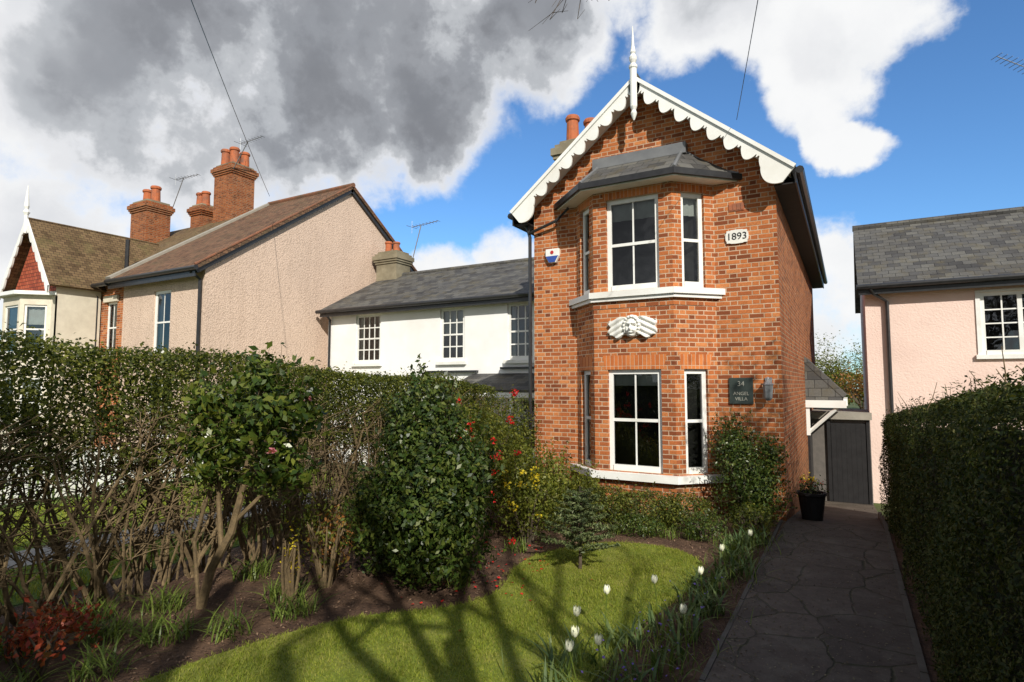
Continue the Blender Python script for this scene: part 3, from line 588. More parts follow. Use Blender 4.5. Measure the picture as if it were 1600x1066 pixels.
def antenna(name,base,top,dirv,n=9,el=.5):
    mb=MB(); b_=Vector(base); t=Vector(top); d=Vector(dirv).normalized(); s=d.cross(Vector((0,0,1))).normalized()
    mb.tube([b_,t],.02,6); a0=t-d*.5; a1=t+d*.9; mb.tube([a0,a1],.012,5)
    for i in range(n):
        p=a0+(a1-a0)*(i/(n-1)); l=el*(.7 if i else 1.2)*(1-.4*i/n); mb.tube([p-s*l/2,p+s*l/2],.009,4)
    mb.tube([a0+Vector((0,0,.25)),a0,a0-Vector((0,0,.25))],.008,4)
    return mb.build(name,M['metal'])
antenna('tv_antenna',(4.55,20.2,6.7),(4.5,20.2,10.6),(-.8,-.5,.35),11,.8)
antenna('tv_antenna',(-22.3,15.3,11.2),(-21.4,15.3,12.2),(1,0,0.02))
antenna('tv_antenna',(-25.6,14.6,9.5),(-24.7,14.6,11.0),(1,.1,0.02))
antenna('tv_antenna',(-14.7,17.9,7),(-14.3,17.9,8.3),(1,-.1,0.02))
# ------------------------------------------------------------------ SHED, POTS
S=empty('garden_shed')
mb=MB(); mb.box(-.86,.42,17.0,19.5,-.9,1.28); mb.build('walls',M['shedwall'],S)
mb=MB(); mb.box(-.44,.33,16.96,16.995,-.84,1.12)
for k in range(7): mb.box(-.43+.108*k,-.325+.108*k,16.953,16.959,-.82,1.1)
mb.build('door',M['shed'],S)
mb=MB(); mb.box(-.52,-.445,16.93,16.998,-.85,1.2); mb.box(.335,.40,16.93,16.998,-.85,1.2); mb.build('door_frame',M['shed'],S)
mb=MB(); mb.box(-.9,.46,16.86,16.94,1.22,1.4); mb.box(-.9,.46,16.945,19.6,1.285,1.38); mb.build('fascia',M['concrete'],S)
for (x,y,r,h,fm) in ((-.58,10.7,.2,.46,'yelfl'),(-.62,11.5,.17,.4,'redfl')):
    pe=empty('plant_pot'); z=gz(y)
    mb=MB(); mb.lathe((x,y,z),[(r*.7,0),(r*.75,.03),(r,h-.05),(r*1.1,h-.04),(r*1.1,h),(r*.9,h),(r*.85,h-.05)],16); mb.build('pot',M['shed'],pe)
    Pp=np.array([x,y,z+h+.08])+rng.normal(size=(260,3))*[.1,.1,.08]; leaves('leaves',Pp,.05,M['bush'],pe)
    leaves('flowers',np.array([x,y,z+h+.2])+rng.normal(size=(40,3))*[.08,.08,.03],.04,M[fm],pe,asp=.9)
# ------------------------------------------------------------------ GROUND
ys=[-300,-60,0,10,11.5,13,15,17,30,80,400]; xs=[-400,-60,-20,0,20,60,400]
V=[(x,y,gz(y)) for y in ys for x in xs]; F=[(j*7+i,j*7+i+1,(j+1)*7+i+1,(j+1)*7+i) for j in range(len(ys)-1) for i in range(6)]
mb=MB(); mb.v=V; mb.f=F; mb.build('ground',M['ground'],recalc=False)
mb=MB(); mb.add([(-6.9,-1.5,.004),(1.6,-1.5,.004),(1.6,10,.004),(-6.9,10,.004)],[(0,1,2,3)]); mb.build('flower_bed_soil',M['soil'],recalc=False)
lawn=[(-4.45,.2),(-4.4,2.5),(-4.2,3.4),(-3.91,4.07),(-3.3,4.6),(-3.12,5.1),(-3.19,5.46),(-3.42,6.1),(-3.36,6.7),(-3.0,7.4),(-2.6,7.62),(-2.2,7.69),(-1.75,7.5),(-1.5,7.1),(-1.48,6.32),(-1.55,5.7),(-1.64,5.28),(-1.67,4.55),(-1.6,3.5),(-1.5,.2)]
def smooth_poly(p,it=2):
    for _ in range(it):
        q=[]
        for i in range(len(p)):
            a=p[i]; b_=p[(i+1)%len(p)]; q+=[(a[0]*.75+b_[0]*.25,a[1]*.75+b_[1]*.25),(a[0]*.25+b_[0]*.75,a[1]*.25+b_[1]*.75)]
        p=q
    return p
lp=smooth_poly(lawn)
mb=MB(); mb.prism([(x,y,-.01) for x,y in lp],(0,0,.035)); mb.build('lawn',M['lawnbase'])
def inpoly(P,poly):
    c=np.zeros(len(P),bool); n=len(poly)
    for i in range(n):
        x0,y0=poly[i]; x1,y1=poly[(i+1)%n]
        k=((y0>P[:,1])!=(y1>P[:,1])); xx=(x1-x0)*(P[:,1]-y0)/((y1-y0) if y1!=y0 else 1e-9)+x0
        c^=k&(P[:,0]<xx)
    return c
Q=rng.random((170000,2))*[3.3,7.8]+[-4.6,.1]; Qj=Q+rng.normal(size=Q.shape)*.035; Q=Q[inpoly(Qj,lp)&(Q[:,1]>1.2)]
Q=np.c_[Q,np.full(len(Q),.02)]
straps('lawn_grass',Q,.03+.022*np.clip(lump(Q,1.5,77),-.5,1),.006,.9,.3,M['grass'],None,seg=2)
mb=MB(); mb.add([(-15.5,-3,.006),(-6.95,-3,.006),(-6.95,10,.006),(-15.5,10,.006)],[(0,1,2,3)]); mb.build('lawn',M['nlawn'],recalc=False)
mb=MB(); mb.add([(-9.2,-3,.012),(-8.4,-3,.012),(-8.2,10,.012),(-9.0,10,.012)],[(0,1,2,3)]); mb.build('neighbour_path',M['concrete'],recalc=False)
Q=rng.random((40000,2))*[5,9]+[-12,1.0]; Q=Q[(Q[:,0]>-8.2)|(Q[:,0]<-9.2)]; straps('neighbour_grass',np.c_[Q,np.full(len(Q),.005)],.07,.012,.8,.3,M['grass'],None,seg=2)
E=empty('picket_fence'); mb=MB()
for k in range(96):
    y=-1+.12*k; mb.prism([(-12.4,y,.08),(-12.4,y+.07,.08),(-12.4,y+.07,.86),(-12.4,y+.035,.92),(-12.4,y,.86)],(.02,0,0))
mb.box(-12.44,-12.403,-1,10.4,.25,.32); mb.box(-12.44,-12.403,-1,10.4,.62,.69)
for k in range(6): mb.box(-12.52,-12.443,-.9+2.2*k,-.8+2.2*k,0,.95)
mb.build('pickets',M['white'],E)
pv=[];ny=[-1.5,2,4,6,8,10,11.5,13,15,17.0]
for y in ny: pv+=[(-.95 if y<10 else -.9,y,gz(y)+.02),(.42,y,gz(y)+.02)]
mb=MB(); mb.add(pv,[(2*i,2*i+1,2*i+3,2*i+2) for i in range(len(ny)-1)]); mb.build('path',M['paving'],recalc=False)
mb=MB()
y=-1.0
while y<10:
    l=.9; mb.box(-.99,-.952,y,y+l-.01,-.02,.022+random.random()*.006); y+=l
y=-1.0
while y<12: 
    mb.box(.37,.42,y,y+.88,gz(y+.9)-.05,gz(y)+.03); y+=.9
mb.build('path_edging',M['edging'])
k=2600; Pn=np.c_[-.93+1.33*rng.random(k)**1.6,1+9*rng.random(k),.026+.004*rng.random(k)]; 
leaves('path_litter',Pn,.022,mleaf('leaf_litter',[(.05,.035,.02),(.16,.11,.06),(.22,.19,.12),(.08,.07,.03)],.9,0),None,None,.35,.6)
# ------------------------------------------------------------------ HEDGES
def hedge_shell(x0,x1,y0,y1,zb,ztop,n,faces,depth=.12,amp=.06,seed=1):
    out=[];nr=[]
    areas={'-x':(y1-y0)*1.9,'+x':(y1-y0)*1.9,'top':(y1-y0)*(x1-x0),'-y':(x1-x0)*1.9,'+y':(x1-x0)*1.9}
    tot=sum(areas[f] for f in faces)
    for f in faces:
        k=int(n*areas[f]/tot); a=rng.random(k); b_=rng.random(k); dd=rng.exponential(depth*.5,k)-.03
        if f in('-x','+x'):
            y=y0+(y1-y0)*a; zt=ztop(y); z=zb+(zt-zb)*b_; x=np.full(k,x0 if f=='-x' else x1); s_=-1 if f=='-x' else 1
            P=np.c_[x,y,z]; w=lump(P,1.2,seed)*amp; rnd=np.maximum(0,(z-(zt-.18))/.18)**2*.12
            P[:,0]+=s_*(w-dd-rnd); nn=np.tile([s_,0,.35],(k,1))
        elif f=='top':
            y=y0+(y1-y0)*a; x=x0+(x1-x0)*b_; P=np.c_[x,y,ztop(y)]; e_=np.abs(b_-.5)*2; P[:,2]+=lump(P,1.5,seed+3)*amp*.7-dd*.7-.1*e_**4+(rng.random(k)<.08)*rng.random(k)*.12; nn=np.tile([0,0,1.],(k,1))
        else:
            x=x0+(x1-x0)*a; yy=y0 if f=='-y' else y1; zt=ztop(np.full(k,yy)); z=zb+(zt-zb)*b_; s_=-1 if f=='-y' else 1
            P=np.c_[x,np.full(k,yy),z]; P[:,1]+=s_*(lump(P,1.2,seed)*amp-dd); nn=np.tile([0,s_,.35],(k,1))
        out.append(P); nr.append(nn)
    return np.concatenate(out),np.concatenate(nr)
HR=empty('clipped_hedge')
rt=lambda y:2.30-.06*np.asarray(y)
Pn,Nn_=hedge_shell(.5,1.7,.6,5.5,0,rt,95000,['-x','top','-y'],.14,.09,11); leaves('foliage',Pn,.028,M['hedge2'],HR,Nn_,1.0,.45)
Pn,Nn_=hedge_shell(.5,1.7,5.5,12.4,-.3,rt,65000,['-x','top','+y','+x'],.14,.09,11); leaves('foliage',Pn,.038,M['hedge2'],HR,Nn_,1.0,.45)
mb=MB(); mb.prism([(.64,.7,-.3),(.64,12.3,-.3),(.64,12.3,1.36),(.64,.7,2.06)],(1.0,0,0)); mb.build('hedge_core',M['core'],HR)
mb=MB()
for k in range(70):
    y=random.uniform(1.2,12); x=random.uniform(.5,.95); z=float(rt(y))-.08; p=Vector((x,y,z)); q=p+Vector((random.uniform(-.12,.1),random.uniform(-.12,.12),random.uniform(.1,.28))); mb.tube([p,(p+q)/2+Vector((.01,.01,0)),q],[.004,.003,.0015],4,False)
mb.build('twigs',M['barklight'],HR)
HL=empty('garden_hedge')
lt=lambda y:2.66-.058*np.asarray(y)+.04*np.sin(np.asarray(y)*1.7)
Pn,Nn_=hedge_shell(-6.75,-6.05,.3,10.0,1.35,lt,74000,['+x','top','-x'],.28,.14,21); Pn[:,2]-=(lump(Pn,2.2,61)>0)*(Pn[:,2]<1.6)*.12
keep=(lump(Pn,2.6,63)+2.2*(Pn[:,2]-1.55)+.5*(Pn[:,1]>6.3)+.9)>rng.random(len(Pn))*.9; Pn=Pn[keep];Nn_=Nn_[keep]
leaves('foliage',Pn,.042,M['hedge'],HL,Nn_,1.0,.55)
k=16000; yy=.3+9.7*rng.random(k); zz=1.2+rng.random(k)*1.2; zz=np.minimum(zz,lt(yy)-.05); xx=-6.72+.62*rng.random(k)
leaves('inner_foliage',np.c_[xx,yy,zz],.05,M['hedge'],HL,rng.normal(size=(k,3)),1,.55)
k=34000; Pn=np.c_[-6.85+.95*rng.random(k),.3+9.7*rng.random(k),.1+1.35*rng.random(k)**.7]; msk=(lump(Pn,1.6,5)+.9*(Pn[:,2]-1.05)+.85*(Pn[:,1]>6.3))>rng.random(k)*.9-.1
Pn=Pn[msk]; leaves('lower_foliage',Pn,.04,M['hedge'],HL,rng.normal(size=(len(Pn),3)),1,.55)
mb=MB()
for c in range(64):
    by=.6+9.4*c/64+random.uniform(-.1,.1); bxx=random.uniform(-6.6,-6.1)
    for s_ in range(random.randint(4,7)):
        p=Vector((bxx+random.uniform(-.08,.08),by+random.uniform(-.1,.1),-.02)); d=Vector((random.uniform(-.25,.25),random.uniform(-.45,.45),1)); r=random.uniform(.007,.024); pts=[p.copy()]; rr=[r]
        for q in range(7):
            d+=Vector((random.uniform(-.3,.3),random.uniform(-.35,.35),.1)); dn=d.normalized(); p=p+dn*random.uniform(.2,.3)
            p.x=min(max(p.x,-6.75),-6.0); p.z=min(p.z,2.0); pts.append(p.copy()); rr.append(r*(1-.1*q))
            if q>0:
                for _ in range(3):
                    e_=p+Vector((random.uniform(-.3,.3),random.uniform(-.4,.4),random.uniform(-.05,.3))); mb.tube([p,(p+e_)/2+Vector((0,.03,.03)),e_],[.006,.004,.002],4,False)
        mb.tube(pts,rr,6)
mb.build('stems',M['barklight'],HL)
HS=empty('street_hedge'); st=lambda y:2.1+0*np.asarray(y)
Pn,Nn_=hedge_shell(-6.4,-2.3,-.9,-.25,0,st,26000,['+x','top','-x','-y','+y'],.1,.05,31); leaves('foliage',Pn,.05,M['hedge'],HS,Nn_,1,.55)
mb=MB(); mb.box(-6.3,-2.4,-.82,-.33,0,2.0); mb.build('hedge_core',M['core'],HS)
# ------------------------------------------------------------------ SHRUBS
def blob_points(c,r,n,seed,amp=.18,shell=.35):
    d=nrmz(rng.normal(size=(n,3))); 
    q=1+amp*lump(d*1.6+seed,1.3,seed); rad=q*(1-shell*rng.random(n)**2)
    P=np.asarray(c)+d*rad[:,None]*np.asarray(r); N_=d/np.asarray(r)
    k=P[:,2]>.03; return P[k],N_[k]
def shrub(name,parts,n,size,mat,stems=None,seed=1,asp=.5,amp=.18,shell=.35,stemmat='bark',sprigs=0,sl_=.2):
    E=empty(name); Ps=[];Ns=[]
    tot=sum(p[1][0]*p[1][2] for p in parts)
    for i,(c,r) in enumerate(parts):
        a,b_=blob_points(c,r,int(n*r[0]*r[2]/tot),seed+i,amp,shell); Ps.append(a); Ns.append(b_)
    P=np.concatenate(Ps); Nn=np.concatenate(Ns)
    mb=MB()
    if sprigs:
        idx=rng.choice(len(P),sprigs)
        for i in idx:
            nv=nrmz(Nn[i:i+1])[0]; nv=nv+np.array([0,0,.6])+.4*rng.normal(size=3); nv/=np.linalg.norm(nv); L=rng.uniform(.06,sl_); m_=9
            tt=rng.random(m_)*L; P=np.concatenate([P,P[i]+nv*tt[:,None]+.3*size*rng.normal(size=(m_,3))]); Nn=np.concatenate([Nn,np.tile(Nn[i],(m_,1))])
            mb.tube([Vector(P[i]),Vector(P[i]+nv*L)],[.003,.0015],3,False)
    leaves('foliage',P,size,mat,E,Nn,1.0,asp)
    if stems:
        for pts,r in stems: mb.tube(pts,[r*(1-.1*i) for i in range(len(pts))],7)
    else:
        c=parts[0][0]; 
        for k in range(9):
            a=random.random()*6.28; p=Vector((c[0]+.05*math.cos(a),c[1]+.05*math.sin(a),0))
            rr=parts[0][1]; q=Vector((c[0]+rr[0]*.6*math.cos(a),c[1]+rr[1]*.6*math.sin(a),c[2]+rr[2]*.4)); mb.tube([p,(p+q)/2+Vector((random.uniform(-.06,.06),random.uniform(-.06,.06),.05)),q],[.018,.013,.006],6)
    mb.build('stems',M[stemmat],E)
    return E
def flowers(parent,centers,mat,r=.05,n=26,size=.045,name='flowers'):
    c=np.asarray(centers); P=np.repeat(c,n,0)+rng.normal(size=(n*len(c),3))*r*.5; leaves(name,P,size,mat,parent,None,1.2,.8)
E=shrub('camellia_bush',[((-4.95,3.72,1.75),(.42,.42,.36)),((-4.72,3.88,1.3),(.3,.3,.26)),((-5.28,3.6,1.45),(.28,.28,.36)),((-4.9,3.75,2.15),(.22,.22,.22)),((-4.62,3.95,1.85),(.2,.2,.24)),((-5.35,3.5,1.9),(.18,.2,.2))],2500,.088,M['camellia'],
 stems=[([(-5.36,3.5,0),(-5.3,3.55,.35),(-5.12,3.62,.7),(-5.05,3.68,1.1),(-4.95,3.72,1.7),(-4.92,3.75,2.2)],.045),([(-5.2,3.58,.55),(-5.3,3.6,1.0),(-5.28,3.6,1.6)],.025),([(-5.1,3.64,.8),(-4.85,3.8,1.1),(-4.75,3.85,1.5)],.022),([(-5.36,3.48,0),(-5.5,3.5,.6),(-5.35,3.6,1.3)],.02)],amp=.45,shell=.9,stemmat='barklight',seed=3,sprigs=230,sl_=.32)
leaves('blossoms',np.repeat(np.array([[-4.6,4.05,1.95],[-4.55,3.6,1.5]]),14,0)+rng.normal(size=(28,3))*.015,.04,M['pinkfl'],E,None,1,.9)
shrub('evergreen_bush',[((-4.05,5.25,1.0),(.62,.6,.95)),((-3.8,5.0,.7),(.6,.55,.68)),((-4.15,5.3,1.7),(.38,.38,.5)),((-4.45,5.1,.6),(.45,.45,.6)),((-3.6,5.2,1.15),(.4,.4,.4))],21000,.064,M['bush'],seed=8,amp=.36,shell=.5,sprigs=620,sl_=.26)
E=shrub('rhododendron',[((-4.6,7.1,1.0),(.6,.6,.7)),((-4.2,7.6,.7),(.7,.6,.6)),((-4.9,7.5,1.3),(.5,.5,.5)),((-3.7,7.9,.55),(.55,.5,.5))],12000,.06,M['yleaf'],seed=14,amp=.4,shell=.9,sprigs=200)
cs=[(-4.3+rng.normal()*.4,6.5+rng.normal()*.2,1.15+rng.normal()*.38) for _ in range(34)]; flowers(E,cs,M['redfl'],.05,22,.042)
E=shrub('yellow_azalea',[((-3.75,7.0,.5),(.45,.4,.45)),((-3.95,7.2,.8),(.3,.3,.35))],4200,.045,M['yleaf'],seed=19,amp=.4,shell=1,sprigs=90)
flowers(E,[(-3.75+rng.normal()*.22,6.75+rng.normal()*.15,.85+rng.normal()*.18) for _ in range(13)],M['yelfl'],.05,16,.035); 
shrub('box_shrub',[((-3.3,8.75,.22),(.5,.4,.3)),((-2.7,8.75,.22),(.55,.42,.29)),((-2.15,8.9,.2),(.45,.4,.29)),((-3.8,8.9,.25),(.45,.4,.34))],18000,.04,M['hedge'],seed=25,sprigs=160)
shrub('pyracantha_shrub',[((-1.45,9.65,.7),(.42,.35,.72)),((-1.6,9.7,1.15),(.3,.28,.45)),((-1.2,9.6,.5),(.36,.35,.52)),((-1.05,9.65,1.0),(.2,.25,.35))],12000,.045,M['bush'],seed=31,amp=.4,shell=.8,sprigs=260,sl_=.28)
shrub('copper_shrub',[((-4.95,4.75,.4),(.3,.28,.32))],650,.05,M['copper'],seed=35,amp=.4,shell=1,stemmat='barklight')
shrub('spring_shrub',[((-4.8,4.5,.5),(.35,.3,.4)),((-5.3,4.7,.6),(.35,.3,.5))],700,.045,M['yleaf'],seed=36,amp=.4,shell=1,stemmat='barklight')
shrub('red_pieris',[((-5.05,2.05,.32),(.28,.24,.14)),((-5.3,2.4,.28),(.24,.2,.14))],600,.055,M['redleaf'],seed=41,amp=.5,shell=1,sprigs=20)
shrub('forsythia',[((-4.75,4.0,.45),(.13,.12,.32))],90,.042,M['yelfl'],seed=44,amp=.4,shell=1,stemmat='barklight')
shrub('leafy_shrub',[((-5.5,8.9,.9),(.5,.6,.9)),((-5.4,9.6,1.0),(.45,.4,.9)),((-5.5,7.9,.7),(.45,.5,.7)),((-5.6,6.8,.6),(.35,.5,.6)),((-5.5,5.9,.45),(.35,.4,.42))],20000,.05,M['hedge'],seed=51,amp=.4,shell=.9,sprigs=240)
shrub('low_shrub',[((-1.25,8.9,.2),(.3,.35,.25)),((-4.4,8.6,.35),(.4,.4,.4))],5000,.04,M['hedge'],seed=55,sprigs=60)
shrub('low_shrub',[((-1.75,8.3,.15),(.3,.25,.2)),((-2.6,8.1,.14),(.35,.22,.16))],2600,.035,M['bush'],seed=57,sprigs=60)
E=empty('small_conifer'); mb=MB(); b0=Vector((-2.7,6.28,0)); mb.tube([b0,b0+Vector((.01,0,.4)),b0+Vector((0,.01,.95))],[.022,.016,.005],7); NP=[];NN=[]
for k in range(64):
    z=.22+.66*(k/64); l=.46*(1-(z-.2)/.85)*(.8+.4*random.random())+.05; a=k*2.4; d=Vector((math.cos(a),math.sin(a),.18+.2*random.random()))
    s0=b0+Vector((0,0,z)); s1=s0+d*l; mb.tube([s0,s1],[.006,.002],4,False)
    for q in range(int(90*l/.4)+16):
        t=random.random()**.7; side=Vector((-d.y,d.x,0))*random.uniform(-.09,.09)*(1.1-t); p=s0+d*l*t+side+Vector((0,0,random.uniform(-.015,.015))); NP.append(tuple(p)); NN.append((side.x*4+d.x*.5,side.y*4+d.y*.5,.8))
mb.build('trunk',M['bark'],E); leaves('needles',np.array(NP),.05,M['conifer'],E,np.array(NN),1,.25)
def clump(name,c,rad,n,L,W,lean,mat,droop=.45):
    E=empty(name); a=rng.random(n)*6.28; r=rad*np.sqrt(rng.random(n)); P=np.c_[c[0]+r*np.cos(a),c[1]+r*np.sin(a),np.full(n,.01)]
    straps('leaves',P,L,W,lean,droop,mat,E,5); return E
for c in [(-5.0,1.9),(-4.75,2.35),(-5.4,2.7),(-4.95,2.95),(-5.6,3.3),(-4.6,3.25),(-4.45,3.8),(-5.7,2.2),(-4.7,1.6),(-5.7,4.3),(-4.9,4.05),(-5.9,2.8)]:
    clump('strap_leaf_plant',c,.2,int(rng.integers(60,120)),.25,.014,.9,M['strap'])
for c in [(-2.2,8.2),(-2.9,8.1),(-1.9,8.3),(-3.7,6.6),(-3.6,5.2),(-2.5,8.15)]:
    clump('strap_leaf_plant',c,.15,60,.2,.012,.6,M['strap'])
tul=[(-1.3,8.0,0),(-1.15,8.4,0),(-1.25,7.5,1),(-1.15,6.9,1),(-1.3,6.3,0),(-1.25,5.7,1),(-1.35,5.1,1),(-1.25,4.5,1),(-1.62,4.6,1),(-1.4,4.0,1),(-1.85,4.1,1),(-1.75,3.7,2)]
for i,(x,y,nf) in enumerate(tul):
    E=clump('tulip_plant',(x,y),.2,50 if y>5 else 20,.28,.028,.75,M['tulipleaf'],.5)
    straps('fine_leaves',np.c_[x+.16*rng.normal(size=70),y+.2*rng.normal(size=70),np.full(70,.01)],.2,.009,.8,.4,M['strap'],E,4)
    if nf==0: continue
    mb=MB(); sm=MB()
    for k in range(nf):
        fx,fy=x+random.uniform(-.2,.2),y+random.uniform(-.2,.2); h=random.uniform(.3,.42); tx,ty=fx+random.uniform(-.06,.06),fy+random.uniform(-.06,.06)
        sm.tube([(fx,fy,0),((fx+tx)/2,(fy+ty)/2,h*.5),(tx,ty,h)],.005,5)
        op=random.choice([1,1,1.25]); sc=.85
        for q in range(6):
            a=q*math.pi/3+.2; wv=[];fs=[]
            rr=.026 if q%2 else .03
            for j,(rad_,zz_,wd) in enumerate([(.006,0,.012),(rr*.9,.018,.03),(rr*1.1,.042,.036),(rr*.95*op,.066,.024),(rr*.6*op*op,.086,.004)]):
                for s_ in (-1,0,1):
                    an=a+s_*wd/max(rad_,.012)*.5; an=a+max(min(an-a,.75),-.75); wv.append((tx+sc*rad_*(1+(.08 if s_==0 else 0))*math.cos(an),ty+sc*rad_*(1+(.08 if s_==0 else 0))*math.sin(an),h+sc*zz_-(.006 if s_ else 0)))
            for j in range(4):
                for s_ in range(2): b2=j*3+s_; fs.append((b2,b2+1,b2+4,b2+3))
            mb.add(wv,fs)
    sm.build('stems',M['strap'],E); mb.build('flowers',M['whitefl'],E,smooth=True,recalc=False)
E=empty('bluebell_patch'); Pn=np.c_[-1.35+.2*rng.normal(size=90),4.9+.9*rng.normal(size=90),.12+.05*rng.random(90)]; leaves('flowers',Pn,.025,M['purfl'],E,None,1,.8); straps('leaves',Pn*[1,1,0]+[.0,0,.01],.18,.008,.4,.3,M['strap'],E,3)
E=empty('fallen_petals'); Pn=np.c_[-3.6+.4*rng.normal(size=90),5.8+.6*rng.normal(size=90),np.full(90,.035)]; leaves('petals',Pn,.04,M['redfl'],E,None,.3,.8)
k=15000; Pn=np.c_[-6.8+5.8*rng.random(k),.5+9.3*rng.random(k),.008+.016*rng.random(k)]; Pn=Pn[~inpoly(Pn[:,:2],lp)]
leaves('bark_mulch',Pn,.03,mleaf('mulch',[(.06,.035,.022),(.15,.09,.055),(.25,.16,.1),(.08,.05,.035)],.9,.0),None,None,.6,.5)
# ------------------------------------------------------------------ TREES
def grow(mb,p,d,L,r,depth,twigs,up=.12):
    n=5; pts=[p.copy()]; rr=[r]
    for i in range(n):
        d=(d+Vector((random.uniform(-.22,.22),random.uniform(-.22,.22),random.uniform(-.12,.16)+up*.4))).normalized(); p=p+d*L/n; pts.append(p.copy()); rr.append(r*(1-.5*(i+1)/n))
    mb.tube(pts,rr,7 if depth>2 else 4,False)
    if depth<=1: twigs.append((pts[-1],d))
    if depth==0: return
    k=3 if depth>1 else 4
    for i in range(k):
        j=random.randint(2,n); ax=Vector((random.uniform(-1,1),random.uniform(-1,1),random.uniform(-.2,.6))).normalized()
        nd=(d*.75+ax*.8).normalized(); grow(mb,pts[j],nd,L*random.uniform(.6,.8),rr[j]*.65,depth-1,twigs,up)
def tree(name,base,h,r,depth,lean=(0,0),leafmat=None,nleaf=0,lsize=.06,spread=.25,nl=5,lf=.75,rf=.5):
    E=empty(name); mb=MB(); tw=[]
    b_=Vector(base); pts=[b_+Vector((lean[0]*t,lean[1]*t,h*t)) for t in (0,.05,.3,.6,1)]; mb.tube(pts,[r*1.4,r*1.1,r,r*.85,r*.7],10)
    for i in range(nl):
        a=i*6.283/nl+random.random(); grow(mb,pts[-1]-Vector((0,0,random.random()*h*.3)),Vector((math.cos(a),math.sin(a),.9)).normalized(),h*lf,r*rf,depth,tw)
    mb.build('trunk_and_branches',M['bark'],E)
    if leafmat:
        T=np.array([tuple(t[0]) for t in tw]); P=np.repeat(T,max(1,nleaf//len(T)),0); P=P+rng.normal(size=P.shape)*spread; leaves('foliage',P,lsize,leafmat,E,None,1,.6)
    return E,mb
random.seed(21)
tree('bare_street_tree',(2.5,-1.9,0),5.2,.15,3,lf=.6,rf=.5)
tree('bare_street_tree',(5.6,-5.2,0),4.6,.24,3,rf=.6)
tree('bare_street_tree',(4.9,4.3,0),4.2,.2,4,leafmat=M['hedge'],nleaf=5000,lsize=.08,rf=.5,lf=.5)
E=empty('added_shade_tree'); mb=MB(); mb.tube([(-1.2,-4.2,0),(-1.15,-4.1,2),(-1.1,-3.9,4.5),(-1.0,-3.8,7)],[.22,.18,.13,.05],8); mb.build('trunk',M['bark'],E)  # unseen evergreen, added to shade the left hedge and bed
Ps=[]
for c,r in (((-1.3,-4.0,6.2),1.5),((-2.4,-3.6,5.6),1.1),((.1,-4.2,5.4),1.0),((-1.6,-3.6,4.4),1.0),((-.7,-4.4,7.2),1.0),((-3.2,-3.4,4.6),.9)):
    a,_n=blob_points(c,(r,r,r*.85),1300,int(r*10),.35,.95); Ps.append(a)
Pn=np.concatenate(Ps); leaves('foliage',Pn,.14,M['bush'],E,rng.normal(size=Pn.shape),1,.6)
E=empty('overhanging_branch'); mb=MB(); mb.tube([(4.9,-4.2,5.2),(2.5,-1.0,7.2),(0,2.5,7.9),(-2.2,5.4,7.2)],[.07,.05,.035,.012],6)
for k in range(22):
    s_=Vector((-1.8+random.uniform(-.8,.3),4.8+random.uniform(-.5,.8),7.35)); e_=s_+Vector((random.uniform(-.6,.4),random.uniform(-.2,.4),random.uniform(-1.4,-1.0))); m1=(s_+e_)/2+Vector((.12,.05,-.1)); mb.tube([s_,m1,e_,e_+Vector((random.uniform(-.25,.25),0,.08))],[.009,.006,.004,.002],4,False)
    for q in range(2): mb.tube([m1.lerp(e_,random.random()),e_+Vector((random.uniform(-.3,.3),random.uniform(-.1,.1),random.uniform(-.05,.2)))],[.004,.002],4,False)
mb.build('branches',M['bark'],E)
tree('garden_tree',(-1.6,34,-.85),1.9,.12,3,leafmat=M['yleaf'],nleaf=5000,lsize=.12)
tree('garden_tree',(.6,32,-.85),2.1,.12,3,leafmat=M['yleaf'],nleaf=3500,lsize=.1)
tree('garden_tree',(1.4,28,-.85),1.5,.1,3,leafmat=M['copper'],nleaf=4000,lsize=.1)
k=40000; E=empty('distant_trees'); a=rng.random(k); ang=-2.1+a*4.2; rd=75+8*rng.random(k); hgt=(2.2+1.6*np.sin(ang*9)+1.2*np.sin(ang*23+1))*rng.random(k)**.7+.3
leaves('foliage',np.c_[np.sin(ang)*rd-5,np.cos(ang)*rd,hgt-.8],.6,M['hedge'],E,None,1,.7)
# ------------------------------------------------------------------ POLE + WIRES
E=empty('telegraph_pole'); mb=MB(); mb.tube([(1.9,-4.4,0),(1.9,-4.4,7.4)],[.14,.1],10); mb.build('pole',M['bark'],E)
def wire(a,b_,sag,name,r):
    A=Vector(a);B2=Vector(b_); mb=MB(); mb.tube([A.lerp(B2,t/24)-Vector((0,0,sag*4*(t/24)*(1-t/24))) for t in range(25)],r,4,False); mb.build(name,M['black'],E)
wire((1.9,-4.4,7.1),(-1.4,9.68,6.3),.15,'telephone_wire',.005); wire((1.9,-4.4,7.1),(-15.9,12.2,8.1),.25,'telephone_wire',.007)
# ------------------------------------------------------------------ LIGHT, SKY, CAMERA
SUN=Vector((.669*math.cos(R(33)),-.743*math.cos(R(33)),math.sin(R(33)))).normalized()
sd=bpy.data.lights.new('sun','SUN'); sd.energy=5; sd.angle=R(.5); sd.color=(1,.95,.85); so=link(bpy.data.objects.new('sun',sd)); so.rotation_euler=(-SUN).to_track_quat('-Z','Y').to_euler(); so.location=(5,-5,15)
w=bpy.data.worlds.new('World'); scene.world=w; w.use_nodes=True; g=N(w.node_tree); bg=w.node_tree.nodes['Background']
sky=g.n('ShaderNodeTexSky',sky_type='NISHITA'); sky.sun_disc=False; sky.sun_elevation=R(33); sky.sun_rotation=R(138); sky.air_density=1.0; sky.dust_density=.3; sky.ozone_density=2
d=g.vm('NORMALIZE',g.n('ShaderNodeTexCoord').outputs['Generated'])
wb=g.vm('SCALE',g.vm('SUBTRACT',g.noise(d,3.6,9,.58,out=1),(.5,.5,.5))); wb.node.inputs[3].default_value=.24
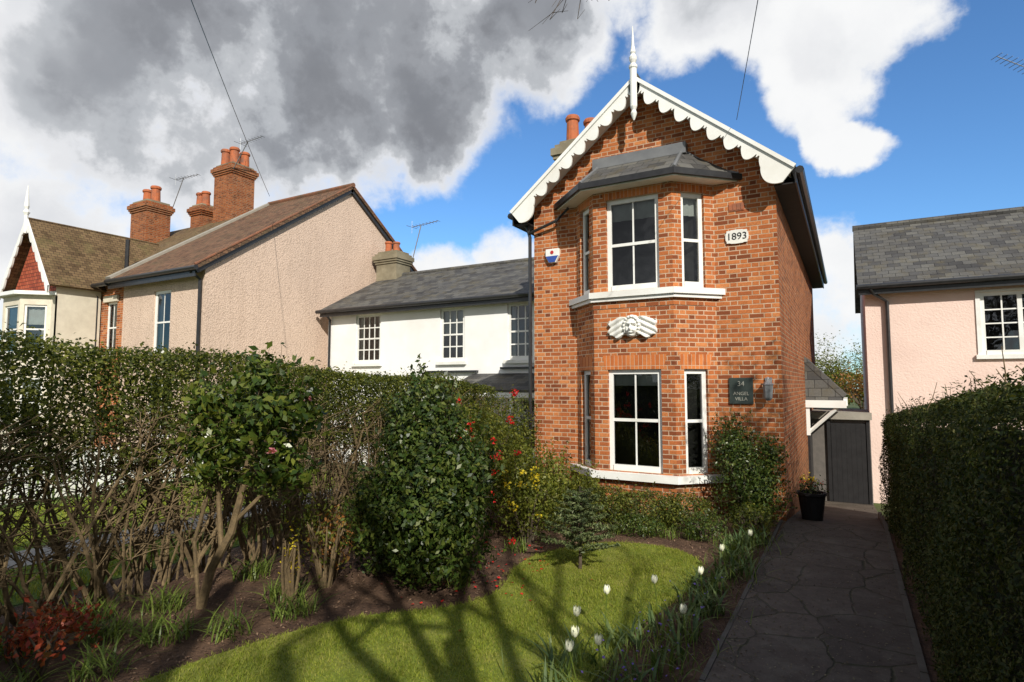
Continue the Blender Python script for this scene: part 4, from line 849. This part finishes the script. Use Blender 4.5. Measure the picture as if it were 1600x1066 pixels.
dw=g.vm('NORMALIZE',g.vm('ADD',d,wb))
def bdir(az,el):
    b_=R(az-YAW); return (math.sin(b_)*math.cos(R(el)),math.cos(b_)*math.cos(R(el)),math.sin(R(el)))
def blobs(lst):
    acc=None
    for az,el,r,wt in lst:
        dt=g.vm('DOT_PRODUCT',dw,bdir(az,el),out=1); v=g.mr(dt,math.cos(R(r*1.35)),math.cos(R(r*.3)),0,wt,True)
        acc=v if acc is None else g.math('MAXIMUM',acc,v)
    return acc
cl=blobs([(-37,26,13,1),(-24,28,13,1),(-10,30,10,1),(0,33,8,1),(-31,20,8,.95),(-16,24,7,1),(-39,12,7,.75),(-28,13,4,.6),(-20,16,5,.7),(-7,9.5,5,.85),(-1,11,3.5,.8),(19,32,6,.95),(29,25.5,5.5,1),(34,29,4,.85),(31,20,3.2,.9),(24,29,4,.9),(28,7,6,.95),(-40,5,4,.6),(10,36,5,.8),(95,30,26,.9),(-85,30,24,.9),(150,30,50,.95),(-140,35,45,.95)])  # unseen blobs behind the camera are added to keep ambient light neutral
fb=g.noise(d,7.5,12,.60)
tot=g.math('ADD',cl,g.math('MULTIPLY',g.math('SUBTRACT',fb,.5),1.5))
mask=g.mr(tot,.25,.80,0,1,True)
dk=blobs([(-22,29,15,1),(-32,22,9,.7),(-6,29,10,1),(2,33,6,.8),(20,34,6,.5),(-40,14,7,.35),(30,27,3,.2),(150,30,60,.9),(-140,35,55,.9)])  # rear blobs grey the added clouds behind the camera
sh=g.math('ADD',dk,g.math('MULTIPLY',g.math('SUBTRACT',g.noise(d,3.4,5,.5),.5),.9))
sh=g.math('ADD',sh,g.math('MULTIPLY',g.math('SUBTRACT',g.noise(dw,8,6,.5),.5),.35))
edge=g.mr(tot,.45,1.15,0,1,True)
dark=g.math('MULTIPLY',g.mr(sh,.0,1.2,0,1,True),edge)
rp=g.n('ShaderNodeValToRGB'); el_=rp.color_ramp.elements; rp.color_ramp.interpolation='EASE'
el_[0].color=(.95,.955,.96,1); el_[1].color=(.235,.245,.27,1); el_[1].position=.97
for pz,cc_ in ((.25,(.80,.81,.835,1)),(.5,(.52,.54,.57,1)),(.75,(.33,.345,.375,1))): q_=el_.new(pz); q_.color=cc_
g.link(dark,rp.inputs[0])
ccol=g.mix(1.0,rp.outputs[0],(10,10,10),'MULTIPLY')
ccol=g.mix(g.mr(g.noise(d,10,7,.55),.42,.72,0,.3),ccol,g.mix(1.0,ccol,(.72,.75,.79),'MULTIPLY'))
skc=g.mix(1.0,sky.outputs[0],(.85,1.3,1.7),'MULTIPLY')
g.link(g.mix(mask,skc,ccol),bg.inputs['Color']); bg.inputs['Strength'].default_value=.1
cam=bpy.data.cameras.new('camera'); co=link(bpy.data.objects.new('camera',cam)); co.location=(0,0,2.1); co.rotation_euler=(R(90+4.17),0,R(YAW)); cam.lens=20.7; cam.sensor_width=36; cam.clip_end=2000; cam.clip_start=.05
scene.camera=co
